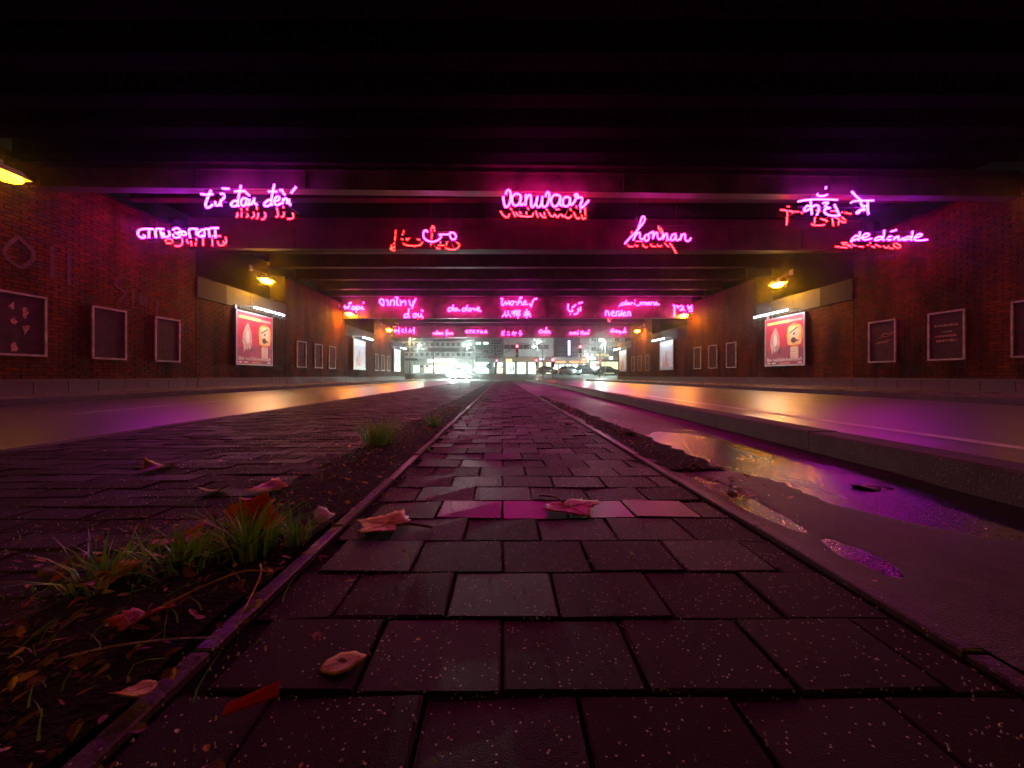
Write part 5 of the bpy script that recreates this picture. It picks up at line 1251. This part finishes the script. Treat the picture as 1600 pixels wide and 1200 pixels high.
# ------------------------------------------------------------------ cars
def car_mesh_parts(root, paint, lights_on=False, tall=0.0):
    """front towards -y; 4.3 m long"""
    W, L, H = .88, 2.15, 1.46 + tall
    body = MB()
    secs = [(-L, .34, .62, .62), (-L + .10, .24, .70, .80), (-L + .9, .20, .88, .87), (-.75, .20, .96, .88), (.6, .20, .98, .88), (1.5, .21, .98, .87), (L - .12, .26, .95, .80), (L, .36, .82, .66)]
    v, f = [], []
    for (y, z0, z1, w) in secs:
        v += [(-w * .92, y, z0), (w * .92, y, z0), (w, y, z0 + .22), (w * .97, y, z1 - .10), (w * .84, y, z1), (-w * .84, y, z1), (-w * .97, y, z1 - .10), (-w, y, z0 + .22)]
    for i in range(len(secs) - 1):
        for k in range(8): f.append((i * 8 + k, i * 8 + (k + 1) % 8, (i + 1) * 8 + (k + 1) % 8, (i + 1) * 8 + k))
    f += [tuple(range(8))[::-1], tuple((len(secs) - 1) * 8 + k for k in range(8))]
    body.add(v, f, True).build('body', paint, root)
    cab = MB()
    c = [(-.95, .955, .80), (-.30, H - .04, .64), (.15, H, .65), (1.15, H - .05, .64), (1.85, .97, .78)]
    v, f = [], []
    for (y, z, w) in c: v += [(-w, y, z), (w, y, z), (w + .0, y, .90), (-w, y, .90)]
    rf = MB(); 
    v = [(-.80, -.95, .94), (.80, -.95, .94), (.80, 1.9, .95), (-.80, 1.9, .95), (-.64, -.25, H - .03), (.64, -.25, H - .03), (.64, 1.25, H - .04), (-.64, 1.25, H - .04), (-.5, .3, H), (.5, .3, H), (.5, .9, H), (-.5, .9, H)]
    rf.add(v, [(4, 5, 9, 8), (5, 6, 10, 9), (6, 7, 11, 10), (7, 4, 8, 11), (8, 9, 10, 11), (0, 1, 5, 4), (1, 2, 6, 5), (2, 3, 7, 6), (3, 0, 4, 7)]).build('cabin', paint, root)
    gl = MAT['black'] if False else FM['pane']
    def quad(a, b, cc, d, out):
        g_ = MB(); n_ = out
        P = [a, b, cc, d]; g_.add([(p[0] + n_[0], p[1] + n_[1], p[2] + n_[2]) for p in P] + [(p[0] - n_[0], p[1] - n_[1], p[2] - n_[2]) for p in P],
              [(0, 1, 2, 3), (7, 6, 5, 4), (0, 4, 5, 1), (1, 5, 6, 2), (2, 6, 7, 3), (3, 7, 4, 0)])
        return g_
    quad((-.72, -.88, 1.0), (.72, -.88, 1.0), (.60, -.30, H - .08), (-.60, -.30, H - .08), (0, -.012, .008)).build('windscreen', gl, root)
    quad((-.70, 1.84, 1.0), (.70, 1.84, 1.0), (.60, 1.30, H - .09), (-.60, 1.30, H - .09), (0, .012, .008)).build('rear_window', gl, root)
    for s in (-1, 1):
        quad((s * .782, -.70, 1.0), (s * .782, .40, 1.0), (s * .655, .40, H - .09), (s * .655, -.20, H - .09), (s * .014, 0, .004)).build('side_window', gl, root)
        quad((s * .782, .48, 1.0), (s * .782, 1.55, 1.0), (s * .655, 1.12, H - .09), (s * .655, .48, H - .09), (s * .014, 0, .004)).build('side_window', gl, root)
        MB().box(*sorted((s * .86, s * 1.0)), -.72, -.60, .98, 1.10).build('wing_mirror', paint, root)
        MB().ball((s * .62, -L + .07, .66), .16, .09, .085, 10, 6).build('headlight', FM[lights_on] if lights_on else MAT['white'], root)
        MB().box(*sorted((s * .5, s * .80)), L - .05, L + .012, .66, .82).build('tail_light', FM['tail'], root)
        for yy in (-1.32, 1.30):
            t = MB().cyl((s * .70, yy, .31), (s * .885, yy, .31), .31, 18).build('wheel', MAT['rubber'], root)
            MB().cyl((s * .80, yy, .31), (s * .892, yy, .31), .19, 12).build('rim', MAT['grey_metal'], t)
    MB().box(-.26, .26, -L - .012, -L + .05, .40, .51).build('number_plate', MAT['white'], root)
    MB().box(-.40, .40, -L - .006, -L + .1, .53, .62).build('grille', MAT['black'], root)
def car(x, y, rz, paint, label, lights=False, tall=0):
    root = empty('car', (x, y, street_z(y) if y > EXIT_Y else ROAD_Z), R(rz))
    tag(root, label, 'car')
    car_mesh_parts(root, paint, lights, tall)
CP = {k: mat('car_paint_' + k, c, .25, m_, var=.02) for k, c, m_ in (('silver', (0.45, 0.46, 0.46), .5), ('white', (0.72, 0.73, 0.72), 0), ('black', (0.05, 0.055, 0.065), .3), ('dark', (0.10, 0.11, 0.10), .3))}
car(-4.45, 42.5, 3, CP['dark'], 'car with dazzling headlights entering the underpass', 'head')
car(px(856, 76), 76, 92, CP['silver'], 'silver car crossing in front of the canopy')
car(px(890, 64), 64, 28, CP['white'], 'white car turning towards the underpass', 'head_dim')
car(px(919, 62), 63, 75, CP['black'], 'black car behind the white car', False, .12)
car(px(951, 74), 74, 80, CP['dark'], 'dark car parked in front of the lime lit shop')

# ------------------------------------------------------------------ two people walking
def person(x, y, rz, label, top, legs, stride):
    root = empty('person', (x, y, street_z(y)), R(rz)); tag(root, label, 'person', 'people walking past the arcade')
    J = [(0, 0, .95), (0, 0, 1.15), (0, .01, 1.38), (0, .02, 1.52), (0, -.01, 1.62), (0, -.02, 1.74),
         (.19, .01, 1.40), (.24, .08 * stride, 1.13), (.22, -.10 * stride, .92), (-.19, .01, 1.40), (-.24, -.08 * stride, 1.13), (-.22, .14 * stride, .92),
         (.10, 0, .90), (.11, -.16 * stride, .50), (.11, -.10 * stride, .09), (.11, -.24 * stride, .035), (-.10, 0, .90), (-.11, .06 * stride, .50), (-.11, .30 * stride, .13), (-.11, .20 * stride, .035)]
    E = [(0, 1), (1, 2), (2, 3), (3, 4), (4, 5), (2, 6), (6, 7), (7, 8), (2, 9), (9, 10), (10, 11), (0, 12), (12, 13), (13, 14), (14, 15), (0, 16), (16, 17), (17, 18), (18, 19)]
    RR = [.15, .15, .17, .065, .10, .07, .075, .055, .042, .075, .055, .042, .105, .075, .05, .045, .105, .075, .05, .045]
    me = bpy.data.meshes.new('body'); me.from_pydata(J, E, []); me.materials.append(legs)
    o = bpy.data.objects.new('body', me); link(o, root)
    md = o.modifiers.new('skin', 'SKIN')
    sv = me.skin_vertices[0].data
    for i, r in enumerate(RR): sv[i].radius = (r, r * .8)
    sv[0].use_root = True
    sb = o.modifiers.new('subsurf', 'SUBSURF'); sb.levels = 1; sb.render_levels = 1
    c = MB(); n = 10
    v, f = [], []
    for (z, rx, ry) in ((.82, .22, .17), (1.1, .20, .15), (1.36, .23, .15), (1.46, .12, .10)):
        v += [(rx * cos(2 * pi * k / n), ry * sin(2 * pi * k / n), z) for k in range(n)]
    f = [(i * n + k, i * n + (k + 1) % n, (i + 1) * n + (k + 1) % n, (i + 1) * n + k) for i in range(3) for k in range(n)]
    c.add(v, f, True).build('jacket', top, root)
    MB().ball((0, .01, 1.70), .10, .11, .10, 10, 6).build('hair', MAT['black'], root)
CL = mat('dark_clothes', (0.025, 0.025, 0.03), .8)
person(px(797, 86), 86, 70, 'person in dark clothes walking ahead past the arcade', CL, CL, 1.0)
person(px(802, 86), 86.4, 70, 'second person in dark clothes following past the arcade', CL, MAT['dark_metal'], -.9)

# ------------------------------------------------------------------ bare trees
BK = mat('tree_bark', (0.085, 0.07, 0.055), .85, var=.4, vscale=8)
def bare_tree(x, y, h, label, seed, spread=1.0):
    rng = random.Random(seed)
    root = empty('bare_tree', (x, y, street_z(y))); tag(root, label, 'tree', 'bare trees at the junction')
    tr = MB(); tr.tube(smooth_path([(0, 0, -.05), (.05, 0, h * .25), (-.05, .05, h * .55), (.03, 0, h)], 4), .20, 8, True, .05)
    tr.build('trunk', BK, root)
    cr = MB()
    def branch(p, d, l, r, depth):
        pts = [p]; q = p
        for _ in range(3):
            d = vnorm((d[0] + rng.uniform(-.25, .25), d[1] + rng.uniform(-.25, .25), d[2] + rng.uniform(-.1, .22)))
            q = (q[0] + d[0] * l / 3, q[1] + d[1] * l / 3, q[2] + d[2] * l / 3); pts.append(q)
        cr.tube(pts, r, 5 if depth > 1 else 4, False, r * .45)
        if depth > 0:
            for _ in range(rng.choice((3, 4))):
                t = rng.randint(1, 3); a = rng.uniform(0, 2 * pi)
                nd = vnorm((d[0] + .9 * cos(a), d[1] + .9 * sin(a), d[2] + rng.uniform(-.3, .5)))
                branch(pts[t], nd, l * rng.uniform(.5, .75), r * .5, depth - 1)
    for k in range(13):
        z = h * (.38 + .58 * k / 13); a = k * 2.4
        branch((0, 0, z), vnorm((cos(a), sin(a), rng.uniform(.1, .6))), h * .30 * spread * rng.uniform(.8, 1.2), .06, 3)
    cr.build('crown', BK, root)
bare_tree(px(774, 76), 76, 9.5, 'bare street tree in the middle of the view past the bridge', 4, 1.1)
bare_tree(-17, 98, 8.0, 'bare tree in front of the long office block', 6, .8)
bare_tree(px(945, 84), 88, 8.0, 'bare tree in front of the corner building', 8, .8)

# ================================================================== air: thin haze round everything, added to give the lights their bloom
m = bpy.data.materials.new('haze'); m.use_nodes = True
nn, ll = m.node_tree.nodes, m.node_tree.links
for q in list(nn):
    if q.type == 'BSDF_PRINCIPLED': nn.remove(q)
pv = nn.new('ShaderNodeVolumePrincipled')
pv.inputs['Color'].default_value = (0.92, 0.93, 0.95, 1)
pv.inputs['Density'].default_value = HAZE_D
pv.inputs['Anisotropy'].default_value = 0.965
pv.inputs['Density Attribute'].default_value = ''
ll.new(pv.outputs[0], nn['Material Output'].inputs['Volume'])
try: m.cycles.homogeneous_volume = True
except Exception: pass
MB().box(-700, 700, -70, 1000, -1.06, 24).build('haze', m, kind='stuff')
